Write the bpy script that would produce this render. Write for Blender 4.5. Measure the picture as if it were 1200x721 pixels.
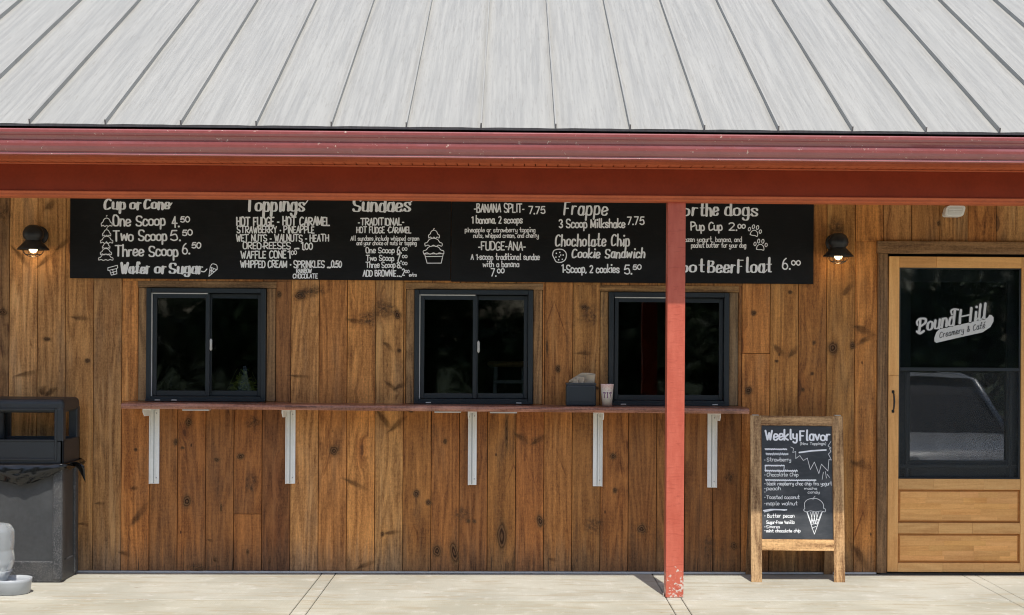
import bpy, bmesh, math, random
from mathutils import Vector, Matrix
random.seed(7)
R = math.radians
sc = bpy.context.scene
C = sc.collection
for o in list(bpy.data.objects): bpy.data.objects.remove(o)

# ------------------------------------------------------------------ camera
FPX, CX, HY = 1760.0, 643.0, 392.0            # focal length and horizon of the 1200 px wide photograph
CAM = Vector((0, -9.9, 1.573))
cd = bpy.data.cameras.new('camera'); cam = bpy.data.objects.new('camera', cd); C.objects.link(cam)
cd.sensor_width = 36; cd.lens = 36*FPX/1200; cd.shift_y = (HY-360.5)/1200; cd.shift_x = (600-CX)/1200; cd.clip_end = 3000; cd.clip_start = .05
CR = Matrix.Rotation(-.0243, 4, 'Z') @ Matrix.Rotation(math.pi/2, 4, 'X') @ Matrix.Rotation(.0059, 4, 'Z')
cam.matrix_world = Matrix.Translation(CAM) @ CR
sc.camera = cam
def ray(px, py): return (CR.to_3x3() @ Vector(((px-CX)/FPX, -(py-HY)/FPX, -1)))
def W(px, py, y=0.0):                          # photo pixel -> (x, z) on the vertical plane at depth y
    d = ray(px, py); t = (y-CAM.y)/d.y; p = CAM+d*t
    return p.x, p.z
def WX(px, y=0.0, py=392): return W(px, py, y)[0]
def WZ(py, y=0.0, px=600): return W(px, py, y)[1]

# ------------------------------------------------------------------ light
TAN_AZ, T = .151, 2.12
az = math.atan(TAN_AZ); el = math.atan(T*math.cos(az))
w = bpy.data.worlds.new("World"); sc.world = w; w.use_nodes = True
wn = w.node_tree.nodes; bg = wn['Background']
sk = wn.new('ShaderNodeTexSky'); sk.sky_type = 'NISHITA'; sk.sun_disc = False
sk.sun_elevation = el; sk.sun_rotation = math.pi-az; sk.dust_density = 1.5; sk.air_density = 1.0
w.node_tree.links.new(sk.outputs[0], bg.inputs[0]); bg.inputs[1].default_value = .15
sl = bpy.data.lights.new('sun', 'SUN'); sl.energy = 3.4; sl.angle = R(.53); sl.color = (1, .955, .88)
so = bpy.data.objects.new('sun', sl); C.objects.link(so)
sd = Vector((math.sin(az)*math.cos(el), -math.cos(az)*math.cos(el), math.sin(el)))
so.rotation_euler = sd.to_track_quat('Z', 'Y').to_euler(); so.location = (3, -12, 14)
sc.view_settings.view_transform = 'Standard'; sc.view_settings.look = 'None'
sc.view_settings.exposure = .42; sc.view_settings.gamma = 1
sc.cycles.max_bounces = 8; sc.cycles.diffuse_bounces = 5; sc.cycles.transparent_max_bounces = 12
sc.cycles.sample_clamp_indirect = 6; sc.cycles.pixel_filter_type = 'BLACKMAN_HARRIS'; sc.cycles.filter_width = 1.1

# ------------------------------------------------------------------ helpers
class NT:
    def __init__(s, name):
        s.m = bpy.data.materials.new(name); s.m.use_nodes = True
        s.t = s.m.node_tree; s.b = s.t.nodes['Principled BSDF']; s.out = s.t.nodes['Material Output']
    def n(s, typ, **k):
        nd = s.t.nodes.new('ShaderNode'+typ)
        for a, v in k.items():
            if hasattr(nd, a): setattr(nd, a, v)
        return nd
    def set(s, sock, v):
        if isinstance(v, bpy.types.NodeSocket): s.t.links.new(v, sock)
        elif isinstance(v, (tuple, list)) and sock.type == 'RGBA' and len(v) == 3: sock.default_value = (*v, 1)
        else: sock.default_value = v
    def math(s, op, a, b=0.0, c=0.0, clamp=False):
        nd = s.n('Math', operation=op, use_clamp=clamp)
        s.set(nd.inputs[0], a); s.set(nd.inputs[1], b); s.set(nd.inputs[2], c); return nd.outputs[0]
    def vmath(s, op, a, b=(0, 0, 0)):
        nd = s.n('VectorMath', operation=op); s.set(nd.inputs[0], a)
        if op == 'SCALE': s.set(nd.inputs['Scale'], b)
        else: s.set(nd.inputs[1], b)
        return nd.outputs[0]
    def mix(s, f, a, b, mode='MIX'):
        nd = s.n('Mix', data_type='RGBA', blend_type=mode); nd.clamp_factor = True
        s.set(nd.inputs[0], f); s.set(nd.inputs[6], a); s.set(nd.inputs[7], b); return nd.outputs[2]
    def noise(s, v, sc=1, det=4, rough=.55, dist=0):
        nd = s.n('TexNoise'); s.set(nd.inputs['Vector'], v); nd.inputs['Scale'].default_value = sc
        nd.inputs['Detail'].default_value = det; nd.inputs['Roughness'].default_value = rough
        nd.inputs['Distortion'].default_value = dist; return nd.outputs['Fac']
    def ramp(s, f, lo, hi, a=0.0, b=1.0):
        nd = s.n('MapRange'); nd.interpolation_type = 'SMOOTHSTEP'; s.set(nd.inputs[0], f)
        for i, v in enumerate((lo, hi, a, b)): nd.inputs[i+1].default_value = v
        return nd.outputs[0]
    def coords(s, kind='Object'):
        v = s.n('TexCoord').outputs[kind]
        if kind == 'Object':
            rnd = s.n('ObjectInfo').outputs['Random']
            cb = s.n('CombineXYZ')
            s.set(cb.inputs[0], s.math('MULTIPLY', rnd, 37.)); s.set(cb.inputs[1], s.math('MULTIPLY', rnd, 11.)); s.set(cb.inputs[2], s.math('MULTIPLY', rnd, 83.))
            v = s.vmath('ADD', v, cb.outputs[0])
        return v
    def bump(s, h, d=.002, st=1.0):
        nd = s.n('Bump'); s.set(nd.inputs['Height'], h); nd.inputs['Distance'].default_value = d; nd.inputs['Strength'].default_value = st
        s.t.links.new(nd.outputs[0], s.b.inputs['Normal'])
    def fin(s, col, rough=.5, **k):
        s.set(s.b.inputs['Base Color'], col); s.set(s.b.inputs['Roughness'], rough)
        for a, v in k.items(): s.set(s.b.inputs[a.replace('_', ' ')], v)
        return s.m

def wood(name, dark, light, grain=1.0, knots=True, stain=False, rough=.62, axis='Z', ringdark=.55, tint=True, scale=1.0, silver=.35, gray=(.30, .25, .19)):
    s = NT(name); v = s.coords()
    if axis == 'X':
        sx = s.n('SeparateXYZ'); s.set(sx.inputs[0], v); cb = s.n('CombineXYZ')
        s.set(cb.inputs[0], sx.outputs[2]); s.set(cb.inputs[1], sx.outputs[1]); s.set(cb.inputs[2], sx.outputs[0]); v = cb.outputs[0]
    # knots
    kf = None; gv = v
    if knots:
        vk = s.vmath('MULTIPLY', v, (6.5, .5, 2.3))
        vk = s.vmath('ADD', vk, s.vmath('SCALE', s.n('TexNoise').outputs['Color'], .0))
        wn_ = s.n('TexNoise'); s.set(wn_.inputs['Vector'], v); wn_.inputs['Scale'].default_value = 9; wn_.inputs['Detail'].default_value = 3
        vk = s.vmath('ADD', vk, s.vmath('SCALE', s.vmath('SUBTRACT', wn_.outputs['Color'], (.5, .5, .5)), .35))
        vo = s.n('TexVoronoi'); s.set(vo.inputs['Vector'], vk); vo.inputs['Scale'].default_value = 1
        d = vo.outputs['Distance']; cs = s.n('SeparateXYZ'); s.set(cs.inputs[0], vo.outputs['Color'])
        on = s.ramp(cs.outputs[0], .66, .70)
        size = s.math('MULTIPLY_ADD', cs.outputs[1], .16, .05)
        kr = s.math('DIVIDE', d, size)
        core = s.math('MULTIPLY', s.ramp(kr, 1.15, .75), on)
        halo = s.math('MULTIPLY', s.ramp(kr, 3.4, .9), on)
        sep = s.n('SeparateXYZ'); s.set(sep.inputs[0], v)
        cb = s.n('CombineXYZ'); s.set(cb.inputs[0], s.math('ADD', sep.outputs[0], s.math('MULTIPLY', halo, .035)))
        s.set(cb.inputs[1], sep.outputs[1]); s.set(cb.inputs[2], sep.outputs[2]); gv = cb.outputs[0]
    fine = s.noise(s.vmath('MULTIPLY', gv, (95*scale, 40, 4.5)), 1, 6, .62, .3)
    mid = s.noise(s.vmath('MULTIPLY', gv, (22*scale, 8, 1.3)), 1, 5, .6, .6)
    rg = s.noise(s.vmath('MULTIPLY', gv, (6.5*scale, 3, .55)), 1, 2, .5, .2)
    ring = s.math('SINE', s.math('MULTIPLY', rg, 62.)); ring = s.math('MULTIPLY_ADD', ring, .5, .5)
    saw = s.noise(s.vmath('MULTIPLY', v, (17, 3, 105)), 1, 4, .7)
    blotch = s.noise(s.vmath('MULTIPLY', v, (7, 2, 1.6)), 1, 4, .6)
    speck = s.noise(s.vmath('MULTIPLY', v, (135, 60, 55)), 1, 3, .7)
    f = s.math('MULTIPLY_ADD', s.math('SUBTRACT', fine, .5), 1.2*grain, .5)
    f = s.math('MULTIPLY_ADD', s.math('SUBTRACT', mid, .5), .95*grain, f)
    f = s.math('MULTIPLY_ADD', s.math('SUBTRACT', ring, .5), .34*grain, f)
    f = s.math('MULTIPLY_ADD', s.math('SUBTRACT', saw, .5), .5*grain, f)
    f = s.math('MULTIPLY_ADD', s.math('SUBTRACT', speck, .5), 1.15*grain, f, True)
    col = s.mix(f, dark, light)
    col = s.mix(s.math('MULTIPLY', s.ramp(blotch, .5, .72), silver), col, s.mix(f, tuple(g*.45 for g in gray), gray))
    col = s.mix(s.math('MULTIPLY', s.ramp(blotch, .46, .28), .5), col, s.mix(1., col, (.62, .46, .34), 'MULTIPLY'))
    if knots:
        # heartwood streak, smoky flame figure and pin knots
        sh = s.n('SeparateXYZ'); s.set(sh.inputs[0], v)
        cv = s.n('CombineXYZ'); s.set(cv.inputs[0], s.math('ADD', s.math('MULTIPLY', sh.outputs[0], 8.), s.math('MULTIPLY', s.math('ABSOLUTE', s.math('SUBTRACT', s.math('FRACT', s.math('MULTIPLY', sh.outputs[0], 4.)), .5)), 1.6)))
        s.set(cv.inputs[1], 1.7); s.set(cv.inputs[2], s.math('ADD', s.math('MULTIPLY', sh.outputs[2], 5.5), s.math('MULTIPLY', s.math('ABSOLUTE', s.math('SUBTRACT', s.math('FRACT', s.math('MULTIPLY', sh.outputs[0], 5.4)), .5)), 3.)))
        fl = s.noise(cv.outputs[0], 1, 4, .62, .8)
        col = s.mix(s.math('MULTIPLY', s.ramp(fl, .60, .76), .8), col, s.mix(1., col, (.36, .24, .17), 'MULTIPLY'))
        hs = s.noise(s.vmath('MULTIPLY', v, (13, 2, .8)), 1, 4, .6, .4)
        col = s.mix(s.math('MULTIPLY', s.ramp(hs, .60, .68), .4), col, (.74, .50, .25))
        v2 = s.n('TexVoronoi'); s.set(v2.inputs['Vector'], s.vmath('MULTIPLY', v, (15, .5, 7))); v2.inputs['Scale'].default_value = 1
        c2 = s.n('SeparateXYZ'); s.set(c2.inputs[0], v2.outputs['Color'])
        col = s.mix(s.math('MULTIPLY', s.math('MULTIPLY', s.ramp(v2.outputs['Distance'], .11, .05), s.ramp(c2.outputs[0], .86, .87)), .85), col, (.045, .02, .01))
        col = s.mix(s.math('MULTIPLY', halo, .45), col, s.mix(1., col, (.62, .42, .30), 'MULTIPLY'))
        kring = s.math('MULTIPLY_ADD', s.math('SINE', s.math('MULTIPLY', kr, 14.)), .25, .75)
        col = s.mix(s.math('MULTIPLY', core, .85), col, s.mix(kring, (.05, .024, .011), (.17, .085, .04)))
    if stain:
        g = s.n('NewGeometry'); sp = s.n('SeparateXYZ'); s.set(sp.inputs[0], g.outputs['Position'])
        st = s.noise(s.vmath('MULTIPLY', g.outputs['Position'], (38, 1, 1.5)), 1, 4, .7)
        zz = s.math('SUBTRACT', sp.outputs[2], s.math('MULTIPLY', s.math('SUBTRACT', st, .45), .45))
        col = s.mix(s.math('MULTIPLY', s.ramp(zz, .26, .0), .75), col, s.mix(f, (.075, .055, .04), (.34, .27, .20)))
        st3 = s.noise(s.vmath('MULTIPLY', g.outputs['Position'], (75, 1, 2.2)), 1, 4, .7)
        z3 = s.math('SUBTRACT', sp.outputs[2], s.math('MULTIPLY', s.math('SUBTRACT', st3, .56), 1.3))
        col = s.mix(s.math('MULTIPLY', s.ramp(z3, .03, -.03), .85), col, (.03, .024, .02))
        st2 = s.noise(s.vmath('MULTIPLY', g.outputs['Position'], (1.3, 1, .9)), 1, 3, .6)
        col = s.mix(s.math('MULTIPLY', s.ramp(st2, .55, .75), .35), col, s.mix(1., col, (.55, .52, .55), 'MULTIPLY'))
    if tint: col = s.mix(1., col, s.n('ObjectInfo').outputs['Color'], 'MULTIPLY')
    s.bump(s.math('ADD', s.math('MULTIPLY', fine, .6), s.math('MULTIPLY', saw, .5)), .0016, .8)
    return s.fin(col, s.math('MULTIPLY_ADD', fine, .2, rough-.1), **{'Specular_IOR_Level': .3})

def paint(name, col, rough=.45, var=.12, bump=.0, wear=None, wearcol=(.5, .42, .36), scale=6, **k):
    s = NT(name); v = s.coords()
    a = s.noise(v, scale, 5, .6); b = s.noise(v, scale*9, 4, .6)
    f = s.math('MULTIPLY_ADD', b, .4, s.math('MULTIPLY', a, .6))
    c = s.mix(s.ramp(f, .3, .7), tuple(x*(1-var) for x in col), tuple(min(1, x*(1+var)) for x in col))
    if wear:
        wv = s.noise(v, 28, 6, .75)
        c = s.mix(s.ramp(wv, wear, wear+.02), c, wearcol)
    if bump: s.bump(s.noise(v, 240, 3, .6), bump)
    return s.fin(c, s.math('MULTIPLY_ADD', b, .15, rough-.07), **k)

class MB:                                       # collects shapes, links them as one mesh object
    def __init__(s): s.bm = bmesh.new()
    def box(s, x0, x1, y0, y1, z0, z1, bev=0, seg=1):
        t = bmesh.new()
        vs = [t.verts.new((x, y, z)) for x in (x0, x1) for y in (y0, y1) for z in (z0, z1)]
        for f in ((0, 1, 3, 2), (4, 6, 7, 5), (0, 4, 5, 1), (2, 3, 7, 6), (0, 2, 6, 4), (1, 5, 7, 3)): t.faces.new([vs[i] for i in f])
        bmesh.ops.recalc_face_normals(t, faces=t.faces)
        if bev: bmesh.ops.bevel(t, geom=t.edges[:], offset=bev, segments=seg, affect='EDGES', profile=.5)
        s.merge(t); return s
    def merge(s, t):
        m = bpy.data.meshes.new('t'); t.to_mesh(m); t.free(); s.bm.from_mesh(m); bpy.data.meshes.remove(m)
    def xprism(s, pts, x0, x1):                  # (y,z) outline run along x
        a = [s.bm.verts.new((x0, y, z)) for y, z in pts]; b = [s.bm.verts.new((x1, y, z)) for y, z in pts]
        n = len(pts)
        for i in range(n): s.bm.faces.new((a[i], a[(i+1) % n], b[(i+1) % n], b[i]))
        s.bm.faces.new(a[::-1]); s.bm.faces.new(b); return s
    def poly(s, pts, ext):                       # planar outline pushed along ext
        e = Vector(ext); a = [s.bm.verts.new(Vector(p)) for p in pts]; b = [s.bm.verts.new(Vector(p)+e) for p in pts]
        n = len(pts)
        for i in range(n): s.bm.faces.new((a[i], a[(i+1) % n], b[(i+1) % n], b[i]))
        s.bm.faces.new(a[::-1]); s.bm.faces.new(b); return s
    def lathe(s, prof, c, n=32, axis='Z', smooth=True):   # prof: (r, h)
        rings = []
        for r, h in prof:
            rg = []
            for k in range(n):
                a = 2*math.pi*k/n
                p = (c[0]+r*math.cos(a), c[1]+r*math.sin(a), c[2]+h) if axis == 'Z' else (c[0]+r*math.cos(a), c[1]+h, c[2]+r*math.sin(a)) if axis == 'Y' else (c[0]+h, c[1]+r*math.cos(a), c[2]+r*math.sin(a))
                rg.append(s.bm.verts.new(p))
            rings.append(rg)
        for i in range(len(rings)-1):
            for k in range(n):
                f = s.bm.faces.new((rings[i][k], rings[i][(k+1) % n], rings[i+1][(k+1) % n], rings[i+1][k])); f.smooth = smooth
        for rg, fl in ((rings[0], True), (rings[-1], False)):
            try: s.bm.faces.new(rg[::-1] if fl else rg)
            except ValueError: pass
        return s
    def tube(s, pts, r, n=8):
        pts = [Vector(p) for p in pts]; rings = []
        for i, p in enumerate(pts):
            d = (pts[min(i+1, len(pts)-1)]-pts[max(i-1, 0)]).normalized()
            u = d.orthogonal().normalized() if abs(d.z) > .9 else d.cross(Vector((0, 0, 1))).normalized(); v = d.cross(u)
            rr = r[i] if isinstance(r, (list, tuple)) else r
            rings.append([s.bm.verts.new(p+(u*math.cos(2*math.pi*k/n)+v*math.sin(2*math.pi*k/n))*rr) for k in range(n)])
        for i in range(len(rings)-1):
            for k in range(n):
                f = s.bm.faces.new((rings[i][k], rings[i][(k+1) % n], rings[i+1][(k+1) % n], rings[i+1][k])); f.smooth = True
        s.bm.faces.new(rings[0][::-1]); s.bm.faces.new(rings[-1]); return s
    def grid(s, fn, nu, nv, smooth=True):
        g = [[s.bm.verts.new(fn(i/nu, j/nv)) for j in range(nv+1)] for i in range(nu+1)]
        for i in range(nu):
            for j in range(nv):
                f = s.bm.faces.new((g[i][j], g[i+1][j], g[i+1][j+1], g[i][j+1])); f.smooth = smooth
        return s
    def build(s, name, mat, parent=None, col=None, recalc=True, origin=None):
        if recalc: bmesh.ops.recalc_face_normals(s.bm, faces=s.bm.faces)
        vs = [v.co for v in s.bm.verts]
        if origin is None:
            lo = Vector([min(v[i] for v in vs) for i in range(3)]); hi = Vector([max(v[i] for v in vs) for i in range(3)])
            c = (lo+hi)/2
            if parent is None: c.z = lo.z
        else: c = Vector(origin)
        for v in s.bm.verts: v.co -= c
        m = bpy.data.meshes.new(name); s.bm.to_mesh(m); s.bm.free()
        m.materials.append(mat)
        o = bpy.data.objects.new(name, m); C.objects.link(o); o['_w'] = tuple(c)
        if parent is not None:
            o.parent = parent; o.location = c-Vector(parent['_w'])
        else: o.location = c
        if col: o.color = (*col, 1)
        return o
def solidify(o, th, off=0):
    m = o.modifiers.new('thickness', 'SOLIDIFY'); m.thickness = th; m.offset = off; return o
def tag(o, label=None, cat=None, group=None, kind=None):
    for k, v in (('label', label), ('category', cat), ('group', group), ('kind', kind)):
        if v: o[k] = v
    return o
def empty(name, loc, label=None, cat=None, group=None, parent=None):
    o = bpy.data.objects.new(name, None); C.objects.link(o); o['_w'] = tuple(loc); o.empty_display_size = .1
    if parent is not None: o.parent = parent; o.location = Vector(loc)-Vector(parent['_w'])
    else: o.location = loc
    return tag(o, label, cat, group)

# ------------------------------------------------------------------ materials
M = {}
M['plank'] = wood('weathered_pine', (.17, .078, .026), (.70, .42, .175), stain=True, grain=.9)
M['trim'] = wood('trim_board_pine', (.13, .075, .034), (.52, .33, .165), knots=False, silver=.5)
M['trimx'] = wood('trim_board_pine_level', (.13, .075, .034), (.52, .33, .165), knots=False, axis='X', silver=.5)
M['doorwood'] = wood('oiled_door_pine', (.58, .27, .085), (.92, .55, .215), grain=.55, knots=False, silver=.0, gray=(.6, .42, .25), rough=.5)
M['doorwoodx'] = wood('oiled_door_pine_level', (.58, .27, .085), (.92, .55, .215), grain=.55, knots=False, axis='X', silver=.0, gray=(.6, .42, .25), rough=.5)
M['signwood'] = wood('burnt_grain_pine', (.17, .085, .035), (.74, .50, .26), grain=1.15, knots=False, silver=.3, gray=(.48, .38, .28), scale=.8)
M['signwoodx'] = wood('burnt_grain_pine_level', (.17, .085, .035), (.74, .50, .26), grain=1.15, knots=False, axis='X', silver=.3, gray=(.42, .33, .24), scale=.8)
M['shelf'] = wood('varnished_redwood', (.10, .036, .020), (.50, .22, .14), grain=1.1, knots=False, axis='X', rough=.28, silver=.35, gray=(.55, .34, .27))
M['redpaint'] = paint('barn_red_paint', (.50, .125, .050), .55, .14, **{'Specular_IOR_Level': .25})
M['beampaint'] = paint('dark_barn_red_paint', (.26, .038, .012), .55, .12, **{'Specular_IOR_Level': .2})  # barn red darkened so the eave's shade sits in the beam colour
M['gutter'] = paint('red_gutter_paint', (.30, .082, .078), .16, .10, Coat_Weight=1.0, wear=.64, wearcol=(.62, .45, .36), scale=4)
def postmat():
    s = NT('coral_post_paint'); v = s.coords()
    a = s.noise(s.vmath('MULTIPLY', v, (20, 20, 5)), 1, 5, .6)
    g = s.noise(s.vmath('MULTIPLY', v, (9, 9, 55)), 1, 3, .6, 1.2)
    c = s.mix(s.ramp(a, .3, .7), (.48, .095, .055), (.57, .135, .082))
    c = s.mix(s.math('MULTIPLY', s.ramp(g, .56, .7), .5), c, (.36, .06, .036))
    ge = s.n('NewGeometry'); sp = s.n('SeparateXYZ'); s.set(sp.inputs[0], ge.outputs['Position'])
    ch = s.noise(v, 34, 5, .7); thr = s.math('SUBTRACT', ch, s.ramp(sp.outputs[2], .05, .42, 0, .3))
    c = s.mix(s.ramp(thr, .535, .555), c, (.62, .55, .47))
    s.bump(s.math('ADD', g, ch), .0012)
    return s.fin(c, .42)
M['post'] = postmat()
def roofmat():
    s = NT('weathered_galvanised_steel'); v = s.coords()
    st = s.noise(s.vmath('MULTIPLY', v, (40, .8, .8)), 1, 6, .68, .2)
    st2 = s.noise(s.vmath('MULTIPLY', v, (95, 5, 5)), 1, 4, .65)
    bl = s.noise(s.vmath('MULTIPLY', v, (2.4, 1.2, 1.2)), 1, 5, .6)
    sp = s.noise(v, 210, 2, .6)
    c = s.mix(s.ramp(st, .3, .7), (.300, .291, .262), (.368, .358, .325))
    c = s.mix(s.math('MULTIPLY', s.ramp(st2, .54, .66), .4), c, (.24, .225, .195))
    c = s.mix(s.math('MULTIPLY', s.ramp(bl, .5, .8), .35), c, (.31, .30, .275))
    c = s.mix(s.math('MULTIPLY', s.ramp(sp, .62, .75), .25), c, (.47, .455, .43))
    s.bump(s.math('ADD', s.math('MULTIPLY', bl, 2.), st), .0015)
    return s.fin(c, s.ramp(st, .3, .7, .5, .68), Metallic=.12)
M['roof'] = roofmat()
M['boardblack'] = None
def chalkblack(name, base=(.0075, .0078, .008), dust=.010, dens=.3):
    s = NT(name); v = s.coords()
    a = s.noise(s.vmath('MULTIPLY', v, (3, 3, 6)), 1, 6, .65); b = s.noise(s.vmath('MULTIPLY', v, (14, 14, 90)), 1, 4, .6)
    c = s.mix(s.math('MULTIPLY', s.ramp(a, .42, .75), dens), base, tuple(x+dust*1.6 for x in base))
    c = s.mix(s.math('MULTIPLY', s.ramp(b, .5, .7), .3), c, tuple(x+dust for x in base))
    s.bump(b, .0006); return s.fin(c, .5, **{'Specular_IOR_Level': .18 if base[0] < .02 else .4})
M['menu'] = chalkblack('black_painted_plywood')
M['slate'] = chalkblack('dusty_chalkboard', (.035, .040, .046), .05, .7)
M['chalk'] = paint('white_paint_marker', (.90, .925, .96), .7, .05, scale=30)
M['chalkthin'] = paint('white_chalk', (.85, .87, .87), .8, .12, scale=60)
M['frame'] = paint('charcoal_window_frame', (.016, .022, .027), .33, .1)
M['bead'] = paint('pale_weatherstrip', (.55, .54, .50), .5, .1)
M['white'] = paint('white_enamel_steel', (.86, .86, .82), .4, .06, wear=.72, wearcol=(.35, .33, .30), scale=9)
M['blackmetal'] = paint('matte_black_metal', (.012, .012, .013), .42, .2)
M['darkplastic'] = paint('charcoal_plastic', (.022, .027, .032), .42, .12, bump=.0005)
def stoneplastic():
    s = NT('speckled_charcoal_plastic'); v = s.coords()
    a = s.noise(v, 190, 3, .7); b = s.noise(v, 7, 4, .6)
    c = s.mix(s.ramp(a, .50, .62), (.032, .033, .035), (.14, .14, .138)); c = s.mix(s.ramp(b, .5, .75, 0, .3), c, (.14, .13, .115))
    s.bump(a, .0012); return s.fin(c, .55)
M['can'] = stoneplastic()
M['panel'] = paint('faded_black_panel', (.050, .052, .053), .5, .2, scale=5)
M['bag'] = paint('black_bin_bag_film', (.006, .006, .0065), .16, .2)
M['napkin'] = paint('kraft_napkin_paper', (.52, .43, .31), .8, .12)
M['dispenser'] = paint('dark_grey_dispenser_plastic', (.022, .030, .038), .35, .08)
M['dark'] = paint('dark_interior_paint', (.035, .033, .030), .8, .1)
M['backing'] = paint('black_building_paper', (.012, .010, .008), .9, .1)
M['rubber'] = paint('black_rubber', (.015, .015, .015), .7, .1)
M['ceiling'] = paint('porch_ceiling_board', (.60, .50, .38), .6, .1)
M['flash'] = paint('aluminium_flashing', (.50, .50, .49), .35, .1, Metallic=.5)
def glassmat(name, tint=(.75, .78, .78), ior=1.45, extra=0.0, wav=.002, rgh=0.0):
    s = NT(name); fr = s.n('Fresnel'); fr.inputs[0].default_value = ior
    tr = s.n('BsdfTransparent'); tr.inputs[0].default_value = (*tint, 1)
    gl = s.n('BsdfGlossy'); gl.inputs['Roughness'].default_value = rgh; gl.inputs[0].default_value = (1, 1, 1, 1)
    ge = s.n('NewGeometry')
    nz = s.noise(ge.outputs['Position'], 2.2, 2, .5); bp = s.n('Bump'); s.set(bp.inputs['Height'], nz); bp.inputs['Distance'].default_value = wav
    s.t.links.new(bp.outputs[0], gl.inputs['Normal'])
    mx = s.n('MixShader'); s.set(mx.inputs[0], s.math('ADD', fr.outputs[0], extra)); s.t.links.new(tr.outputs[0], mx.inputs[1]); s.t.links.new(gl.outputs[0], mx.inputs[2])
    s.t.links.new(mx.outputs[0], s.out.inputs[0]); return s.m
M['glass'] = glassmat('window_glass', wav=.0012, rgh=.03)
M['tint'] = glassmat('tinted_door_glass', (.5, .52, .52), 1.5, .085, .0005)
def screenmat():
    s = NT('grey_insect_screen'); g = s.n('NewGeometry')
    sp = s.n('SeparateXYZ'); s.set(sp.inputs[0], g.outputs['Position'])
    wx = s.math('SINE', s.math('MULTIPLY', sp.outputs[0], 2*math.pi/.0030)); wz = s.math('SINE', s.math('MULTIPLY', sp.outputs[2], 2*math.pi/.0031))
    wire = s.math('MAXIMUM', s.ramp(wx, .35, .6), s.ramp(wz, .35, .6))
    tr = s.n('BsdfTransparent'); df = s.n('BsdfDiffuse'); df.inputs[0].default_value = (.062, .067, .068, 1)
    mx = s.n('MixShader'); s.set(mx.inputs[0], s.math('MULTIPLY', wire, .34)); s.t.links.new(tr.outputs[0], mx.inputs[1]); s.t.links.new(df.outputs[0], mx.inputs[2])
    s.t.links.new(mx.outputs[0], s.out.inputs[0]); return s.m
M['screen'] = screenmat()
def concrete():
    s = NT('broom_finished_concrete'); g = s.n('NewGeometry'); v = g.outputs['Position']
    a = s.noise(v, 1.1, 6, .6); b = s.noise(v, 9, 6, .65); fine = s.noise(v, 170, 3, .7)
    st = s.noise(s.vmath('MULTIPLY', v, (2.2, 16, 1)), 1, 5, .65, .5)
    br = s.noise(s.vmath('MULTIPLY', v, (160, 3, 1)), 1, 3, .6)
    c = s.mix(s.ramp(a, .35, .65), (.36, .347, .285), (.47, .455, .385))
    c = s.mix(s.math('MULTIPLY', s.ramp(st, .50, .64), .6), c, (.345, .29, .20))
    dk = s.noise(s.vmath('MULTIPLY', v, (6, 30, 1)), 1, 4, .7, 1.)
    c = s.mix(s.math('MULTIPLY', s.ramp(dk, .62, .70), .6), c, (.26, .20, .14))
    c = s.mix(s.math('MULTIPLY', s.ramp(b, .54, .7), .45), c, (.60, .585, .54))
    c = s.mix(s.math('MULTIPLY', s.ramp(fine, .55, .72), .35), c, (.34, .31, .26))
    c = s.mix(s.math('MULTIPLY', s.ramp(br, .5, .7), .18), c, (.38, .34, .27))
    vs_ = s.n('TexVoronoi'); s.set(vs_.inputs['Vector'], s.vmath('MULTIPLY', v, (3.2, 3.2, 0))); vs_.inputs['Scale'].default_value = 1
    cs_ = s.n('SeparateXYZ'); s.set(cs_.inputs[0], vs_.outputs['Color'])
    c = s.mix(s.math('MULTIPLY', s.ramp(vs_.outputs['Distance'], .05, .03), s.math('MULTIPLY', s.ramp(cs_.outputs[0], .5, .52), .6)), c, (.16, .13, .09))
    s.bump(s.math('ADD', fine, s.math('ADD', br, s.math('MULTIPLY', b, 2.))), .0015, .9)
    c = s.mix(1., c, s.n('ObjectInfo').outputs['Color'], 'MULTIPLY')
    return s.fin(c, .85)
M['concrete'] = concrete()
M['joint'] = paint('dirty_joint_sand', (.11, .095, .07), .9, .2)
def gravel():
    s = NT('packed_pale_gravel'); g = s.n('NewGeometry'); v = g.outputs['Position']
    a = s.noise(v, .6, 5, .6); b = s.noise(v, 60, 4, .7)
    c = s.mix(s.ramp(a, .3, .7), (.40, .37, .31), (.50, .47, .40)); c = s.mix(s.math('MULTIPLY', s.ramp(b, .5, .7), .4), c, (.25, .23, .20))
    s.bump(b, .01); return s.fin(c, .95)
M['gravel'] = gravel()

# ------------------------------------------------------------------ ground
MB().grid(lambda u, v: (-400+800*u, -400+800*v, -.165), 40, 40, False).build('ground', M['gravel'], origin=(0, 0, -.165))['kind'] = 'structure'
def lawnmat():
    s = NT('short_shaded_grass'); v = s.n('NewGeometry').outputs['Position']; a = s.noise(v, 1.5, 5); b = s.noise(v, 90, 3)
    s.bump(b, .02); return s.fin(s.mix(s.math('MULTIPLY_ADD', b, .5, s.math('MULTIPLY', a, .5)), (.022, .04, .010), (.075, .11, .03)), .9)
M['lawn'] = lawnmat()
MB().grid(lambda u, v: (-200+400*u, -13.5-180*v+.35*math.sin(u*90), -.160), 120, 6, False).build('lawn', M['lawn'], origin=(0, -14, -.16))['kind'] = 'structure'
walk = tag(empty('pavement', (0, -1.2, 0)), kind='structure')
bed = MB().box(-8.2, 8.2, -3.2, -.02, -.16, -.02).build('joint_bed', M['joint'], walk)
JX = [-7.6, -5.45, -3.3, WX(386, 0, 673), WX(786, -.95, 702)+.02, WX(1133, 0, 674)+.0, 5.2, 7.4]
yj = -9.9+CAM.z*FPX/(703.5-HY)              # depth of the joint that runs along the wall
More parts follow.
